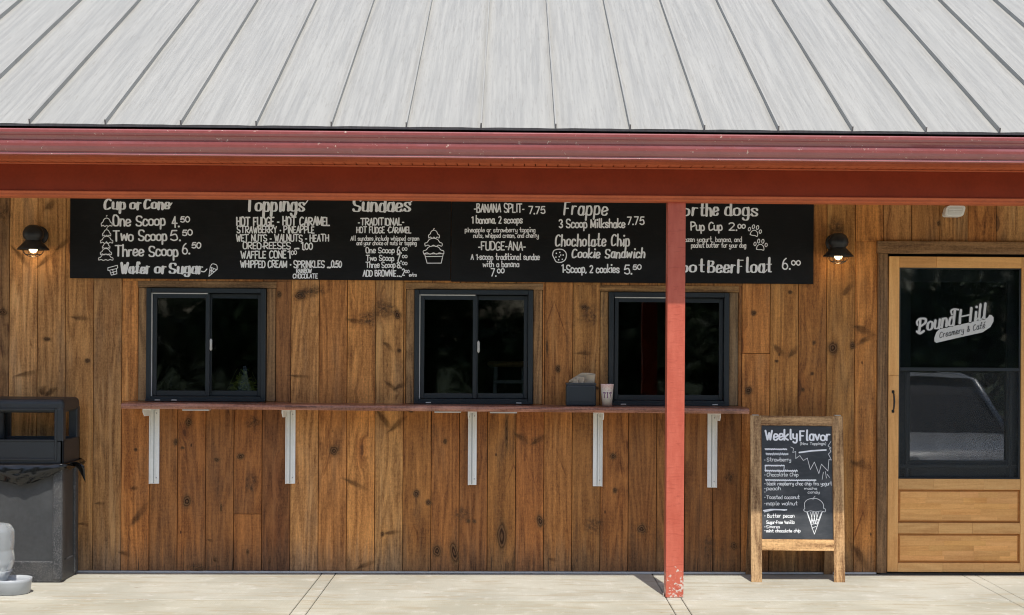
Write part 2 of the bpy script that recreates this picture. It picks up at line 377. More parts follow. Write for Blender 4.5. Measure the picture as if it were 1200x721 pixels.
def slab(x0, x1, y0, y1, name='slab'):
    g = .0022; q = random.uniform(.95, 1.0)
    return MB().box(x0+g, x1-g, y0+g, y1-g-(.009 if y1 < -.1 else 0), -.15, 0, .004, 1).build(name, M['concrete'], walk, (q, q*.985, q*.93) if y1 < -.1 else (q*1.02, q*1.02, q*1.01))
for i in range(len(JX)-1):
    h0 = .045 if i else 0; h1 = .045 if i < len(JX)-2 else 0
    slab(JX[i]+h0, JX[i+1]-h1, yj, -.035); slab(JX[i]+h0, JX[i+1]-h1, -3.2, yj)
for x in JX[1:-1]: slab(x-.045, x+.045, -3.2, yj, 'tooled_joint_band'); slab(x-.045, x+.045, yj, -.035, 'tooled_joint_band')
# ------------------------------------------------------------------ cafe building
B = empty('cafe_building', (0, 2.5, 0), 'brown wooden cafe with serving windows, pale metal roof and red gutter', 'cafe')
WTOP = 2.60
wins = []
for (a, b, c, d) in ((173, 338, 312.5, 470), (486, 340, 624.5, 473), (713, 343, 853.5, 475)):
    x0 = WX(a, 0, 400); x1 = WX(c, 0, 400); z1 = WZ(b, 0, (a+c)/2); z0 = WZ(d, 0, (a+c)/2)
    wins.append((x0, x1, z0, z1))
dx0, dx1 = WX(1039, 0, 500), WX(1039, 0, 500)+.965
dz1 = WZ(300, 0, 1120)
wall = MB().box(-6, -6+.001, .035, .036, 0, .1)   # replaced below by the wall shell
wall.bm.clear()
# shell with openings, cut into strips
xs = sorted([-6, 6, dx0-.02, dx1+.02]+[v for w_ in wins for v in (w_[0]+.01, w_[1]-.01)])
def opening(xm):
    for w_ in wins:
        if w_[0] < xm < w_[1]: return (w_[2]+.01, w_[3]-.01)
    if dx0-.02 < xm < dx1+.02: return (0, dz1)
for i in range(len(xs)-1):
    op = opening((xs[i]+xs[i+1])/2)
    if op:
        wall.box(xs[i], xs[i+1], .012, .10, op[1], WTOP+.2)
        if op[0] > 0: wall.box(xs[i], xs[i+1], .012, .10, 0, op[0])
    else: wall.box(xs[i], xs[i+1], .012, .10, 0, WTOP+.2)
for sx in (-6, 6): wall.box(min(sx, sx-.1*(1 if sx > 0 else -1)), max(sx, sx-.1*(1 if sx > 0 else -1)), .1, 5.1, 0, WTOP+.3)
wall.box(-6, 6, 5.1, 5.2, 0, WTOP+.3)
wall = wall.build('wall', M['backing'], B)
MB().box(-5.9, 5.9, .1, 5.1, -.05, -.01).build('floor', M['dark'], B)
MB().box(-5.9, 5.9, .1, 5.1, 2.7, 2.75).build('ceiling', M['dark'], B)
# planks: one measured run of boards 33 px wide; cut round windows and door
edges = [WX(143+32.97*k, 0, 500) for k in range(-15, 37)]
tones = {}
def tone_at(px, top):
    # measured warmth of single boards in the photograph (board index counted from the one at px 143)
    return tones.get((round((px-143)/32.97-.5), top))
T_ = {-5: (.62, .62, .66), -4: (1.12, 1.10, 1.10), -3: (1.0, .96, .92), -2: (.98, .93, .86), -1: (.88, .86, .86),
      0: (1.15, .98, .80), 1: (.85, .75, .66), 2: (.95, .80, .66), 3: (.80, .70, .62), 4: (.88, .74, .62), 5: (.70, .60, .56),
      6: (1.08, 1.0, .92), 7: (.95, .80, .66), 8: (1.2, 1.05, .86), 9: (1.0, .95, .86), 10: (1.0, .90, .74), 11: (.98, .84, .7),
      12: (.80, .68, .58), 13: (.95, .86, .70), 14: (1.0, .83, .69), 15: (.85, .72, .58), 16: (.85, .78, .66), 17: (.88, .76, .64),
      18: (.80, .70, .6), 19: (.78, .70, .6), 20: (.78, .68, .58), 21: (.78, .68, .56), 22: (1.05, .86, .66), 23: (.95, .84, .66),
      24: (.85, .72, .56), 25: (.92, .84, .68), 26: (1.1, .92, .70), 27: (.9, .84, .78), 28: (.85, .78, .7), 29: (.9, .85, .78), 30: (.85, .72, .6)}
joints = {4: (.385,), 22: (1.455,)}
mesh_cache = {}
def plank(x0, x1, z0, z1, col, par=None, y0=-.019, th=.022, mat='plank', name='plank'):
    wdt, h = round(x1-x0-.0035, 4), round(z1-z0, 4)
    key = (wdt, h, th, mat)
    dy = random.uniform(-.001, .001)
    c = Vector(((x0+x1)/2, y0+th/2+dy, (z0+z1)/2))
    if key not in mesh_cache:
        t = MB().box(-wdt/2, wdt/2, -th/2, th/2, -h/2, h/2, .0022)
        me = bpy.data.meshes.new(name); t.bm.to_mesh(me); t.bm.free(); me.materials.append(M[mat]); mesh_cache[key] = me
    o = bpy.data.objects.new(name, mesh_cache[key]); C.objects.link(o)
    p = par or wall; o.parent = p; o.location = c-Vector(p['_w']); o.color = (*col, 1); o['_w'] = tuple(c)
    o.rotation_euler.y = random.uniform(-.0007, .0007)
    return o
for k in range(len(edges)-1):
    i = k-15; x0, x1 = edges[k], edges[k+1]
    base = T_.get(i, (random.uniform(.75, 1.1),)*3)
    jt = {}
    # pieces: (z0, z1, left cut, right cut)
    zc = sorted({.014, WTOP} | {z for w_ in wins if x1 > w_[0]-.056 and x0 < w_[1]+.062 for z in (w_[2]-.002, w_[3]+.046)} | ({dz1+.09} if x1 > dx0-.068 and x0 < dx1+.076 else set()))
    out = []
    for a, b in zip(zc[:-1], zc[1:]):
        X0, X1 = x0, x1; zm = (a+b)/2
        for w_ in wins:
            lo, hi = w_[0]-.0565, w_[1]+.0625
            if w_[2]-.01 < zm < w_[3]+.05:
                if X0 < lo < X1: X1 = lo
                elif X0 < hi < X1: X0 = hi
                elif lo <= X0 and X1 <= hi: X1 = X0
        if zm < dz1+.09:
            lo, hi = dx0-.070, dx1+.077
            if X0 < lo < X1: X1 = lo
            elif X0 < hi < X1: X0 = hi
            elif lo <= X0 and X1 <= hi: X1 = X0
        if X1-X0 < .012: continue
        if out and out[-1][2] == X0 and out[-1][3] == X1 and abs(out[-1][1]-a) < 1e-6: out[-1][1] = b
        else: out.append([a, b, X0, X1])
    fin_ = []
    for a, b, X0, X1 in out:
        cuts = [z for z in joints.get(i, ()) if a+.05 < z < b-.05]; zz = [a]+cuts+[b]
        for j in range(len(zz)-1): fin_.append((zz[j]+(.0012 if j else 0), zz[j+1]-(.0012 if j < len(zz)-2 else 0), X0, X1))
    for a, b, X0, X1 in fin_:
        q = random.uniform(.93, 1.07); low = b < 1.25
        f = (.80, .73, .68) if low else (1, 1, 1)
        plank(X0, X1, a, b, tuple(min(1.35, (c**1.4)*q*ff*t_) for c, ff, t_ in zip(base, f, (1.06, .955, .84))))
# knots, spike knots and weather smudges where the boards show them (px, py, length px, width px, angle, kind)
def knotmat(kind):
    s = NT('wood_'+kind); v0 = s.n('TexCoord').outputs['Object']; v1 = s.coords()
    wv = s.n('TexNoise'); s.set(wv.inputs['Vector'], v1); wv.inputs['Scale'].default_value = 1.6; wv.inputs['Detail'].default_value = 4
    v = s.vmath('ADD', v0, s.vmath('SCALE', s.vmath('SUBTRACT', wv.outputs['Color'], (.5, .5, .5)), {'knot': .45, 'spike': .5, 'smudge': 1.1}[kind]))
    sp = s.n('SeparateXYZ'); s.set(sp.inputs[0], v); X, Z_ = sp.outputs[0], sp.outputs[2]
    if kind == 'spike':
        ax = s.math('ABSOLUTE', X); r = s.math('ADD', s.math('MULTIPLY', s.math('MULTIPLY', X, X), .95), s.math('MULTIPLY', s.math('ABSOLUTE', Z_), 1.7))
    else: r = s.math('SQRT', s.math('ADD', s.math('MULTIPLY', X, X), s.math('MULTIPLY', Z_, Z_)))
    fine = s.noise(s.vmath('MULTIPLY', v1, (4, 1, 4)), 1, 5, .7)
    if kind == 'smudge':
        al = s.math('MULTIPLY', s.math('MULTIPLY', s.ramp(r, .9, .1), s.ramp(fine, .3, .7)), .75); c = s.mix(fine, (.05, .03, .018), (.16, .10, .06))
    else:
        ring = s.math('MULTIPLY_ADD', s.math('SINE', s.math('MULTIPLY', r, 26.)), .5, .5)
        c = s.mix(s.ramp(r, .2, .62), s.mix(s.math('MULTIPLY', ring, .8), (.032, .015, .007), (.20, .10, .045)), s.mix(ring, (.15, .075, .032), (.30, .165, .07)))
        al = s.math('MULTIPLY', s.math('ADD', s.math('MULTIPLY', s.ramp(r, .60, .30), .42 if kind == 'knot' else .22), s.math('MULTIPLY', s.ramp(r, .95, .25), .45)), s.ramp(fine, .1, .35, .6, 1), True)
    if kind == 'spike': al = s.math('MULTIPLY', al, s.ramp(X, -.9, .9, .95, .2))
    s.set(s.b.inputs['Alpha'], al); s.b.inputs['Specular IOR Level'].default_value = .2
    return s.fin(c, .75)
KM = {k: knotmat(k) for k in ('knot', 'spike', 'smudge')}; KME = {}
for k_ in KM:
    me = bpy.data.meshes.new(k_); me.from_pydata([(-1, 0, -1), (1, 0, -1), (1, 0, 1), (-1, 0, 1)], [], [(0, 1, 2, 3)]); me.materials.append(KM[k_]); KME[k_] = me
KN = [(159, 527, 5, 5, 0, 'k'), (158.6, 572, 9, 5, 5, 'w'), (165, 600, 30, 9, 52, 'w'), (147, 649, 13, 6, -15, 'w'), (221, 495, 9, 13, 0, 'k'), (206, 518, 6, 10, 0, 'k'), (214, 525, 5, 4, 0, 'k'), (219, 588, 11, 17, 0, 'k'),
      (247, 634, 7, 4, -25, 'w'), (233, 666, 24, 12, 0, 's'), (233, 669, 14, 7, 0, 'k'), (254, 539, 7, 6, 0, 'k'), (282, 535, 10, 9, 0, 'k'), (259, 595, 3, 12, 0, 'k'), (253, 656, 5, 9, 20, 'w'), (290, 647, 4, 8, 0, 'k'), (391.5, 528, 12, 14, 0, 'k'),
      (316, 659, 3, 16, 0, 's'), (298, 495, 20, 14, 0, 's'), (295, 566, 14, 26, 0, 's'), (450, 492, 26, 8, -52, 'w'), (467, 496, 24, 8, 40, 'w'), (417, 567.5, 26, 7, -25, 'w'), (482, 481.5, 8, 5, 0, 'k'), (521.7, 517.5, 6, 9, 0, 'k'), (488, 579, 10, 12, 0, 'k'),
      (502, 589, 8, 9, 30, 'k'), (448, 626, 5, 7, 0, 'k'), (461, 624, 16, 6, 8, 'w'), (429, 662, 24, 7, 22, 'w'), (512, 646, 12, 17, 0, 'k'), (532.5, 648, 12, 34, 12, 'k'), (549, 611, 5, 5, 0, 'k'), (556, 611, 5, 5, 0, 'k'), (588, 628, 15, 46, 0, 'k'),
      (593.6, 507, 4, 52, 0, 'k'), (543, 603, 22, 16, 0, 's'), (612, 514, 18, 9, -35, 'w'), (632, 515, 17, 9, 30, 'w'), (633, 611, 11, 19, 14, 'k'), (647.6, 656, 9, 5, -15, 'w'), (718.4, 535, 9, 10, 0, 'k'), (720.7, 575, 7, 9, 0, 'k'), (752, 620, 13, 14, 0, 'k'),
      (696.5, 615, 24, 26, 0, 's'), (3, 366, 14, 12, 0, 'k'), (25, 302, 26, 7, -50, 'w'), (54, 304, 20, 7, 40, 'w'), (32, 438, 22, 6, 12, 'w'), (55, 397.5, 11, 6, 0, 'k'), (50, 457, 10, 10, 60, 'w'), (60, 459, 14, 7, 35, 'w'), (95.5, 373, 20, 6, -6, 'w'),
      (169, 438, 13, 26, 0, 'k'), (102.5, 423, 8, 7, 0, 'k'), (75, 285, 20, 8, 45, 'w'), (352, 347, 17, 12, 0, 'k'), (371, 340, 22, 12, 0, 's'), (360, 343, 28, 12, 0, 's'), (432, 374, 26, 18, 0, 's'), (417, 376.6, 15, 6, -12, 'w'), (450, 361, 28, 20, 0, 's'),
      (465.6, 369, 10, 13, 0, 'k'), (456, 406.7, 14, 7, -40, 'w'), (467.7, 411, 6, 6, 0, 'k'), (352, 441, 20, 4, -3, 'w'), (460, 454, 18, 6, -40, 'w'), (470, 452, 14, 7, 25, 'w'), (327, 345, 7, 10, 0, 'k'), (477.4, 376.6, 5, 8, 0, 'k'),
      (685, 360.5, 9, 7, 0, 'k'), (690, 370, 26, 30, 0, 's'), (686, 414, 18, 6, 0, 'w'), (653.8, 432.5, 8, 12, 0, 'k'), (641, 408, 3, 26, 0, 'k'), (883.4, 367, 8, 8, 0, 'k'), (914, 412, 16, 9, -48, 'w'), (930, 412, 15, 9, 48, 'w'), (910, 423.5, 6, 4, 0, 'k'),
      (976, 408, 15, 18, 0, 'k'), (999, 405, 8, 12, 0, 'k'), (995, 337, 18, 8, 50, 'w'), (926, 342.6, 7, 6, 0, 'k'), (978, 268, 26, 26, 0, 's'), (952, 438, 5, 5, 0, 'k'), (1014, 388, 24, 10, -20, 'w'), (1016, 397, 20, 7, 30, 'w'), (1035, 442, 4, 6, 0, 'k'),
      (877, 458, 11, 12, 0, 'k'), (941, 456.6, 5, 6, 0, 'k'), (954, 401.5, 5, 6, 0, 'k'), (1010, 545, 22, 13, -20, 'w'), (1010, 655, 30, 12, -55, 'w'), (117, 590, 10, 5, 0, 'w'), (97, 672, 4, 3, 0, 'k'), (97, 614, 9, 4, 0, 'w'), (1100, 262, 5, 8, 0, 'k'),
      (700, 455, 6, 5, 0, 'k'), (860, 640, 9, 12, 0, 'k'), (855, 560, 10, 14, 0, 's'), (830, 640, 20, 30, 0, 's'), (5, 250, 16, 20, 0, 's'), (60, 240, 16, 10, 40, 'w')]
for px, py, lw, lh, ang, k_ in KN:
    k_ = {'k': 'knot', 'w': 'spike', 's': 'smudge'}[k_]
    x, z = W(px, py, -.0215); g = {'knot': 1.5, 'spike': 1.75, 'smudge': 1.6}[k_]
    o = bpy.data.objects.new('knot' if k_ != 'smudge' else 'weather_smudge', KME[k_]); C.objects.link(o); o.parent = wall
    o.location = Vector((x, -.0205-.0003*random.random(), z))-Vector(wall['_w']); o.scale = (lw/178/2*g, 1, lh/178/2*g*(1.5 if k_ == 'spike' else 1)); o.rotation_euler.y = -R(ang); o['_w'] = (x, 0, z)
# trim boards round the windows (header and two sides each)
TR = ((( 140+0, 0),),)
def trimv(xa, xb, za, zb, col): plank(xa, xb, za, zb, col, B, -.022, .025, 'trim', 'trim_board')
def trimh(xa, xb, za, zb, col):
    o = MB().box(xa+.001, xb-.001, -.022, .003, za, zb, .002).build('trim_board', M['trimx'], B, col); return o
tc = [((.8, .72, .62), (.95, .86, .75), (.80, .70, .6)), ((1, .86, .66), (.95, .84, .7), (1.15, .98, .78)), ((1, .85, .62), (1.1, .95, .7), (.62, .62, .6))]
for w_, cs in zip(wins, tc):
    x0, x1, z0, z1 = w_
    trimh(x0-.062, x1+.066, z1+.003, z1+.045, cs[0])
    trimv(x0-.056, x0-.001, z0+.0, z1+.001, cs[1]); trimv(x1+.001, x1+.062, z0+.0, z1+.001, cs[2])
M['flashp'] = paint('pale_grey_flashing', (.58, .58, .56), .5, .1)
MB().box(-6, dx0-.07, -.030, .01, .001, .012).build('base_flashing', M['flashp'], B)
MB().box(dx1+.07, 6, -.030, .01, .001, .012).build('base_flashing', M['flashp'], B)

# windows
for n, (x0, x1, z0, z1) in enumerate(wins):
    fw = .032; ym, yb = -.045, .075
    m = MB(); m.box(x0, x0+fw, ym, yb, z0, z1, .003); m.box(x1-fw, x1, ym, yb, z0, z1, .003)
    m.box(x0+fw, x1-fw, ym, yb, z1-fw, z1, .003); m.box(x0+fw, x1-fw, ym+.001, yb, z0, z0+fw*1.0, .003)
    m.box(x0+.0, x1-.0, ym-.012, ym+.004, z0-.001, z0+.014, .002)
    wn_ = m.build('window', M['frame'], B)
    xm = x0+(x1-x0)*.525
    for (a, b, yy, lf) in ((x0+fw+.006, xm, -.012, 1), (xm-.018, x1-fw-.002, .018, 0)):
        s_ = .026; za, zb = z0+fw+.002, z1-fw-.004
        q = MB(); q.box(a, a+s_, yy-.012, yy+.014, za, zb, .002); q.box(b-s_, b, yy-.012, yy+.014, za, zb, .002)
        q.box(a+s_, b-s_, yy-.012, yy+.014, zb-s_, zb, .002); q.box(a+s_, b-s_, yy-.012, yy+.014, za, za+s_*1.3, .002)
        q.build('sash', M['frame'], wn_)
        MB().box(a+s_-.002, b-s_+.002, yy-.001, yy+.003, za+s_, zb-s_+.002).build('pane', M['glass'], wn_)
        # thin pale glazing bead at the head of each sash
        MB().box(a+s_, b-s_, yy-.016, yy-.0125, zb-s_-.003, zb-s_+.002).build('glazing_bead', M['frame'], wn_)
    if n < 2: MB().box(x0+fw-.002, x0+fw+.006, -.036, -.026, z0+fw, z1-fw).build('weatherstrip', M['bead'], wn_)
    MB().box(x0+fw+.008, xm-.01, -.036, -.026, z1-fw-.007, z1-fw+.001).build('weatherstrip', M['bead'], wn_)
    if n < 2:
        lz = z0+(z1-z0)*.50
        MB().lathe([(.002, -.04), (.009, -.03), (.008, .0), (.009, .03), (.002, .04)], (xm+.012, -.035, lz), 10).build('latch', M['bead'], wn_)
    for fx in ((.22, .08) if n == 0 else (.10, .86) if n == 1 else (.10, .86)):
        MB().box(x0+(x1-x0)*fx, x0+(x1-x0)*fx+.035, ym-.018, ym-.013, z0+.004, z0+.011, .001).build('track_clip', M['bead'], wn_)

# gutter, fascia, soffit, beam, ceiling (front edge of the porch)
GX = 6.4
gp = [(-1.335, 2.722), (-1.345, 2.7205), (-1.350, 2.714), (-1.3495, 2.700), (-1.344, 2.690), (-1.334, 2.684), (-1.326, 2.676), (-1.322, 2.664), (-1.3215, 2.657),
      (-1.328, 2.653), (-1.3285, 2.640), (-1.3265, 2.625), (-1.320, 2.610), (-1.308, 2.597), (-1.302, 2.592), (-1.303, 2.5885), (-1.310, 2.586), (-1.312, 2.581), (-1.306, 2.577),
      (-1.222, 2.576), (-1.222, 2.715), (-1.226, 2.715), (-1.226, 2.581), (-1.300, 2.581), (-1.318, 2.64), (-1.318, 2.68), (-1.335, 2.716)]
gm = MB().xprism(gp, -GX, GX)
g_ = gm.build('gutter', M['gutter'], B)
MB().box(-GX, GX, -1.222, -1.20, 2.56, 2.74).build('fascia', M['redpaint'], B)
sf = MB(); x = -GX
while x < GX:
    sf.box(x, x+.062, -1.2, -.975, 2.570, 2.585, .003); x += .066
sf.box(-GX, GX, -1.2, -.975, 2.587, 2.592)
sf.build('soffit', M['redpaint'], B)
MB().xprism([(-.975, 2.585), (-.975, 2.380), (-.84, 2.380), (-.84, 2.585)], -GX, GX).build('porch_beam', M['beampaint'], B)
MB().xprism([(-.9755, 2.403), (-.984, 2.403), (-.986, 2.399), (-.958, 2.371), (-.838, 2.371), (-.838, 2.3795), (-.9755, 2.3795)], -GX, GX).build('beam_trim', M['redpaint'], B)  # brighter red than the beam: light bounced off the ground, put into the colour
MB().box(-GX, GX, -1.0, -.976, 2.560, 2.569, .002).build('beam_moulding', M['redpaint'], B)
MB().box(-GX, GX, -.84, .01, 2.60, 2.62).build('porch_ceiling', M['ceiling'], B)
# posts
def post(px, vis=True):
    x0, x1 = WX(px-9.6, -.9, 560), WX(px+11.2, -.9, 560)
    m = MB().box(x0, x1, -.925, -.925+(x1-x0), 0.0, 2.372, .004, 2)
    return m.build('porch_post', M['post'], B)
p0 = post(790)
for d_ in (-4.6, 4.6):
    o = p0.copy(); C.objects.link(o); o.location.x += d_
MB().box(WX(779, -.9, 560)-.004, WX(779, -.9, 560)-.0005, -.90, -.86, .0, .02).build('post_anchor', M['flash'], B)

# roof
RZ, RY, SL = 2.757, -1.27, .5
def rz(y): return RZ+SL*(y-RY)
roof = MB().xprism([(RY+.02, rz(RY+.02)-.05), (2.6, rz(2.6)-.05), (6.4, rz(2.6)-.05-1.9), (6.4, rz(2.6)-.1-1.9), (2.6, rz(2.6)-.1), (RY+.02, rz(RY+.02)-.1)], -GX+.05, GX-.05).build('roof', M['dark'], B)
sx0 = WX(564, RY, 150); sp_ = (WX(1089, RY, 150)-WX(39, RY, 150))/12
rn = Vector((0, -SL, 1)).normalized(); ru = Vector((0, 1, SL)).normalized()
Ls = (2.6-RY)*math.sqrt(1+SL*SL)
pan = None
for k in range(-16, 17):
    xa = sx0+k*sp_
    if xa < -GX or xa+sp_ > GX: continue
    if pan is None:
        def P3(x, s, h): return Vector((x, RY, RZ))+ru*s+rn*h
        m = MB()
        # pan with a slight crown, front drip lip and the right-hand rib
        nseg = 14; prof = [(.0, .0), (.10, .0015), (.21, .0005), (.32, .0018), (sp_-.004, 0)]
        def f(u, v):
            s = u*Ls; j = v*(len(prof)-1); a = int(min(j, len(prof)-2)); t = j-a
            X = prof[a][0]*(1-t)+prof[a+1][0]*t; H = prof[a][1]*(1-t)+prof[a+1][1]*t
            return P3(xa+X, s, H+.0012*math.sin(s*5+X*9))
        m.grid(f, nseg, len(prof)-1)
        pts = [P3(xa, 0, 0), P3(xa+sp_-.004, 0, 0), P3(xa+sp_-.004, .0, -.014), P3(xa, .0, -.014)]
        m.bm.faces.new([m.bm.verts.new(p) for p in pts])
        pan = m.build('roof_panel', M['roof'], roof); pan0 = xa
        sm = MB(); 
        a = [P3(xa-.005, -.004, -.012), P3(xa+.0035, -.004, -.012), P3(xa+.0035, -.004, .030), P3(xa-.005, -.004, .030)]
        sm.poly(a, ru*Ls)
        seam = sm.build('roof_seam', M['roof'], roof)
    else:
        for src in (pan, seam):
            o = src.copy(); C.objects.link(o); o.location.x += xa-pan0
# rear slope
MB().xprism([(2.6, rz(2.6)), (6.45, rz(2.6)-1.925), (6.45, rz(2.6)-1.94), (2.6, rz(2.6)-.02)], -GX, GX).build('rear_roof_sheet', M['roof'], roof)
for sx in (-6, 6):
    MB().poly([(sx, 0.0, WTOP+.25), (sx, 5.2, WTOP+.25), (sx, 5.2, 3.3), (sx, 2.6, 4.55), (sx, 0, 3.3)], (.04 if sx < 0 else -.04, 0, 0)).build('gable', M['trim'], B)

# door
D = empty('door', ((dx0+dx1)/2, -.03, .01), parent=B)
def dz(py): return WZ(py, -.04, 1120)
def dX(px): return WX(px, -.04, 450)
yF = -.042
def dbox(n, a, b, z0, z1, mat, y0=yF, y1=yF+.036, col=(1, 1, 1), bev=.002): return MB().box(a, b, y0, y1, z0, z1, bev).build(n, M[mat], D, col)
gl0, gl1 = dX(1053.5), dX(1196.5)
dr = gl1+(gl0-dx0)
zt = [dz(301), dz(314), dz(561.5), dz(574), dz(613), dz(625.5), dz(660), .018]
dbox('stile', dx0, gl0-.001, zt[7], (zt[0]+zt[7])*.62, 'doorwood', col=(1.0, .95, .9)); dbox('stile', dx0, gl0-.001, (zt[0]+zt[7])*.62+.001, zt[0], 'doorwood', col=(1.12, 1.1, 1.05))
dbox('stile', gl1+.001, dr, zt[7], zt[0], 'doorwood')
xm_ = gl0+.30*(gl1-gl0)
dbox('rail', gl0, xm_, zt[1], zt[0], 'doorwoodx', col=(.9, .84, .78)); dbox('rail', xm_+.001, gl1, zt[1], zt[0], 'doorwoodx', col=(1.08, 1.04, .98))
for a, b in ((3, 2), (5, 4), (7, 6)):
    x = gl0; parts = 3
    cuts = sorted([gl0, gl1, gl0+(gl1-gl0)*random.uniform(.25, .45), gl0+(gl1-gl0)*random.uniform(.6, .8)])
    for i in range(3): dbox('rail', cuts[i], cuts[i+1]-.0008, zt[a], zt[b], 'doorwoodx', col=(random.uniform(.82, 1.08),)*3, bev=.0008)
for a, b in ((4, 3), (6, 5)):   # raised panels made of glued staves with a bevelled border
    z0, z1 = zt[a], zt[b]; y = yF+.014
    rows = 5; h = (z1-z0-.03)/rows
    for r_ in range(rows):
        cx_ = [gl0+.016]; 
        while cx_[-1] < gl1-.016:
            cx_.append(min(gl1-.016, cx_[-1]+random.uniform(.12, .3)))
        for i in range(len(cx_)-1):
            dbox('stave', cx_[i], cx_[i+1]-.0003, z0+.015+r_*h, z0+.015+(r_+1)*h-.0003, 'doorwoodx', y-.004, y+.01, col=(lambda q: (q, q*random.uniform(.90, .96), q*random.uniform(.80, .90)))(random.uniform(.90, 1.10)), bev=0)
    m = MB(); e = .016; q = [(gl0, z0), (gl1, z0), (gl1, z1), (gl0, z1)]; qi = [(gl0+e, z0+e), (gl1-e, z0+e), (gl1-e, z1-e), (gl0+e, z1-e)]
    for i in range(4):
        j = (i+1) % 4
        m.bm.faces.new([m.bm.verts.new(p) for p in ((q[i][0], y+.008, q[i][1]), (q[j][0], y+.008, q[j][1]), (qi[j][0], y-.0045, qi[j][1]), (qi[i][0], y-.0045, qi[i][1]))])
    m.build('panel_moulding', M['doorwoodx'], D, (.7, .62, .55))
# storm glazing, screen and the black door behind
zb_ = dz(433)
def dk(n, a, b, z0, z1, y0, y1): return MB().box(a, b, y0, y1, z0, z1, .0015).build(n, M['frame'], D)
dk('storm_frame', gl0, gl0+.010, zt[2], zt[1], -.03, -.012); dk('storm_frame', gl1-.010, gl1, zt[2], zt[1], -.03, -.012)
dk('storm_frame', gl0+.01, gl1-.01, zt[1]-.008, zt[1], -.03, -.012); dk('storm_frame', gl0+.01, gl1-.01, zt[2], zt[2]+.008, -.03, -.012)
dk('crossbar', gl0+.01, gl1-.01, zb_-.011, zb_+.011, -.036, -.014)
MB().box(gl0+.01, gl1-.01, -.022, -.018, zb_+.011, zt[1]-.008).build('storm_pane', M['glass'], D)
MB().box(gl0+.01, gl1-.01, -.022, -.0215, zt[2]+.008, zb_-.011).build('insect_screen', M['screen'], D)
MB().box(gl0+.01, gl1-.01, -.0150, -.0145, zb_+.011, zt[1]-.008).build('insect_screen', M['screen'], D)
ib0, ib1 = dX(1070), dX(1184)
dk('inner_door_stile', gl0-.02, ib0, .02, zt[0], .03, .07); dk('inner_door_stile', ib1, gl1+.02, .02, zt[0], .03, .07)
zi0, zi1, zi2 = dz(541), dz(330), dz(503)
dk('inner_door_rail', ib0, ib1, zt[2]-.05, zi0, .03, .07); dk('inner_door_rail', ib0, ib1, zi1, zt[0], .03, .07)
dk('inner_door_bar', gl0+.01, gl1-.01, dz(549), dz(545.5), -.012, -.002)
dk('inner_door_bar', dX(1063), dX(1065.5), zt[2]+.01, zb_-.011, -.012, -.002); dk('inner_door_bar', dX(1185), dX(1187.5), zt[2]+.01, zb_-.011, -.012, -.002)
MB().box(ib0, ib1, .046, .050, zi0, zi1).build('inner_pane', M['tint'], D)
# handle
hx = dX(1046.5); hz0, hz1 = dz(482), dz(460)
m = MB(); m.tube([(hx, yF-.001, hz1), (hx, yF-.022, hz1-.012), (hx+.002, yF-.028, (hz0+hz1)/2), (hx, yF-.022, hz0+.012), (hx, yF-.001, hz0)], [.005, .005, .0065, .005, .005])
m.box(hx-.009, hx+.009, yF-.004, yF, hz1-.008, hz1+.012, .003); m.box(hx-.009, hx+.009, yF-.004, yF, hz0-.012, hz0+.008, .003)
m.build('handle', M['blackmetal'], D)
# casing
zc0, zc1 = WZ(298, 0, 1120), WZ(283.5, 0, 1120)
MB().box(WX(1026, 0, 290)-.0, dr+.085, -.048, .003, zc0, zc1, .003).build('door_header', M['trimx'], B, (.78, .68, .6))
plank(WX(1026.5, 0, 450), dx0-.004, .01, zc0-.001, (.66, .58, .52), B, -.040, .042, 'trim', 'door_casing')
plank(dr+.004, dr+.075, .01, zc0-.001, (.7, .6, .5), B, -.040, .042, 'trim', 'door_casing')
MB().box(dx0-.05, dr+.05, -.05, .1, .0, .012, .002).build('threshold', M['blackmetal'], B)

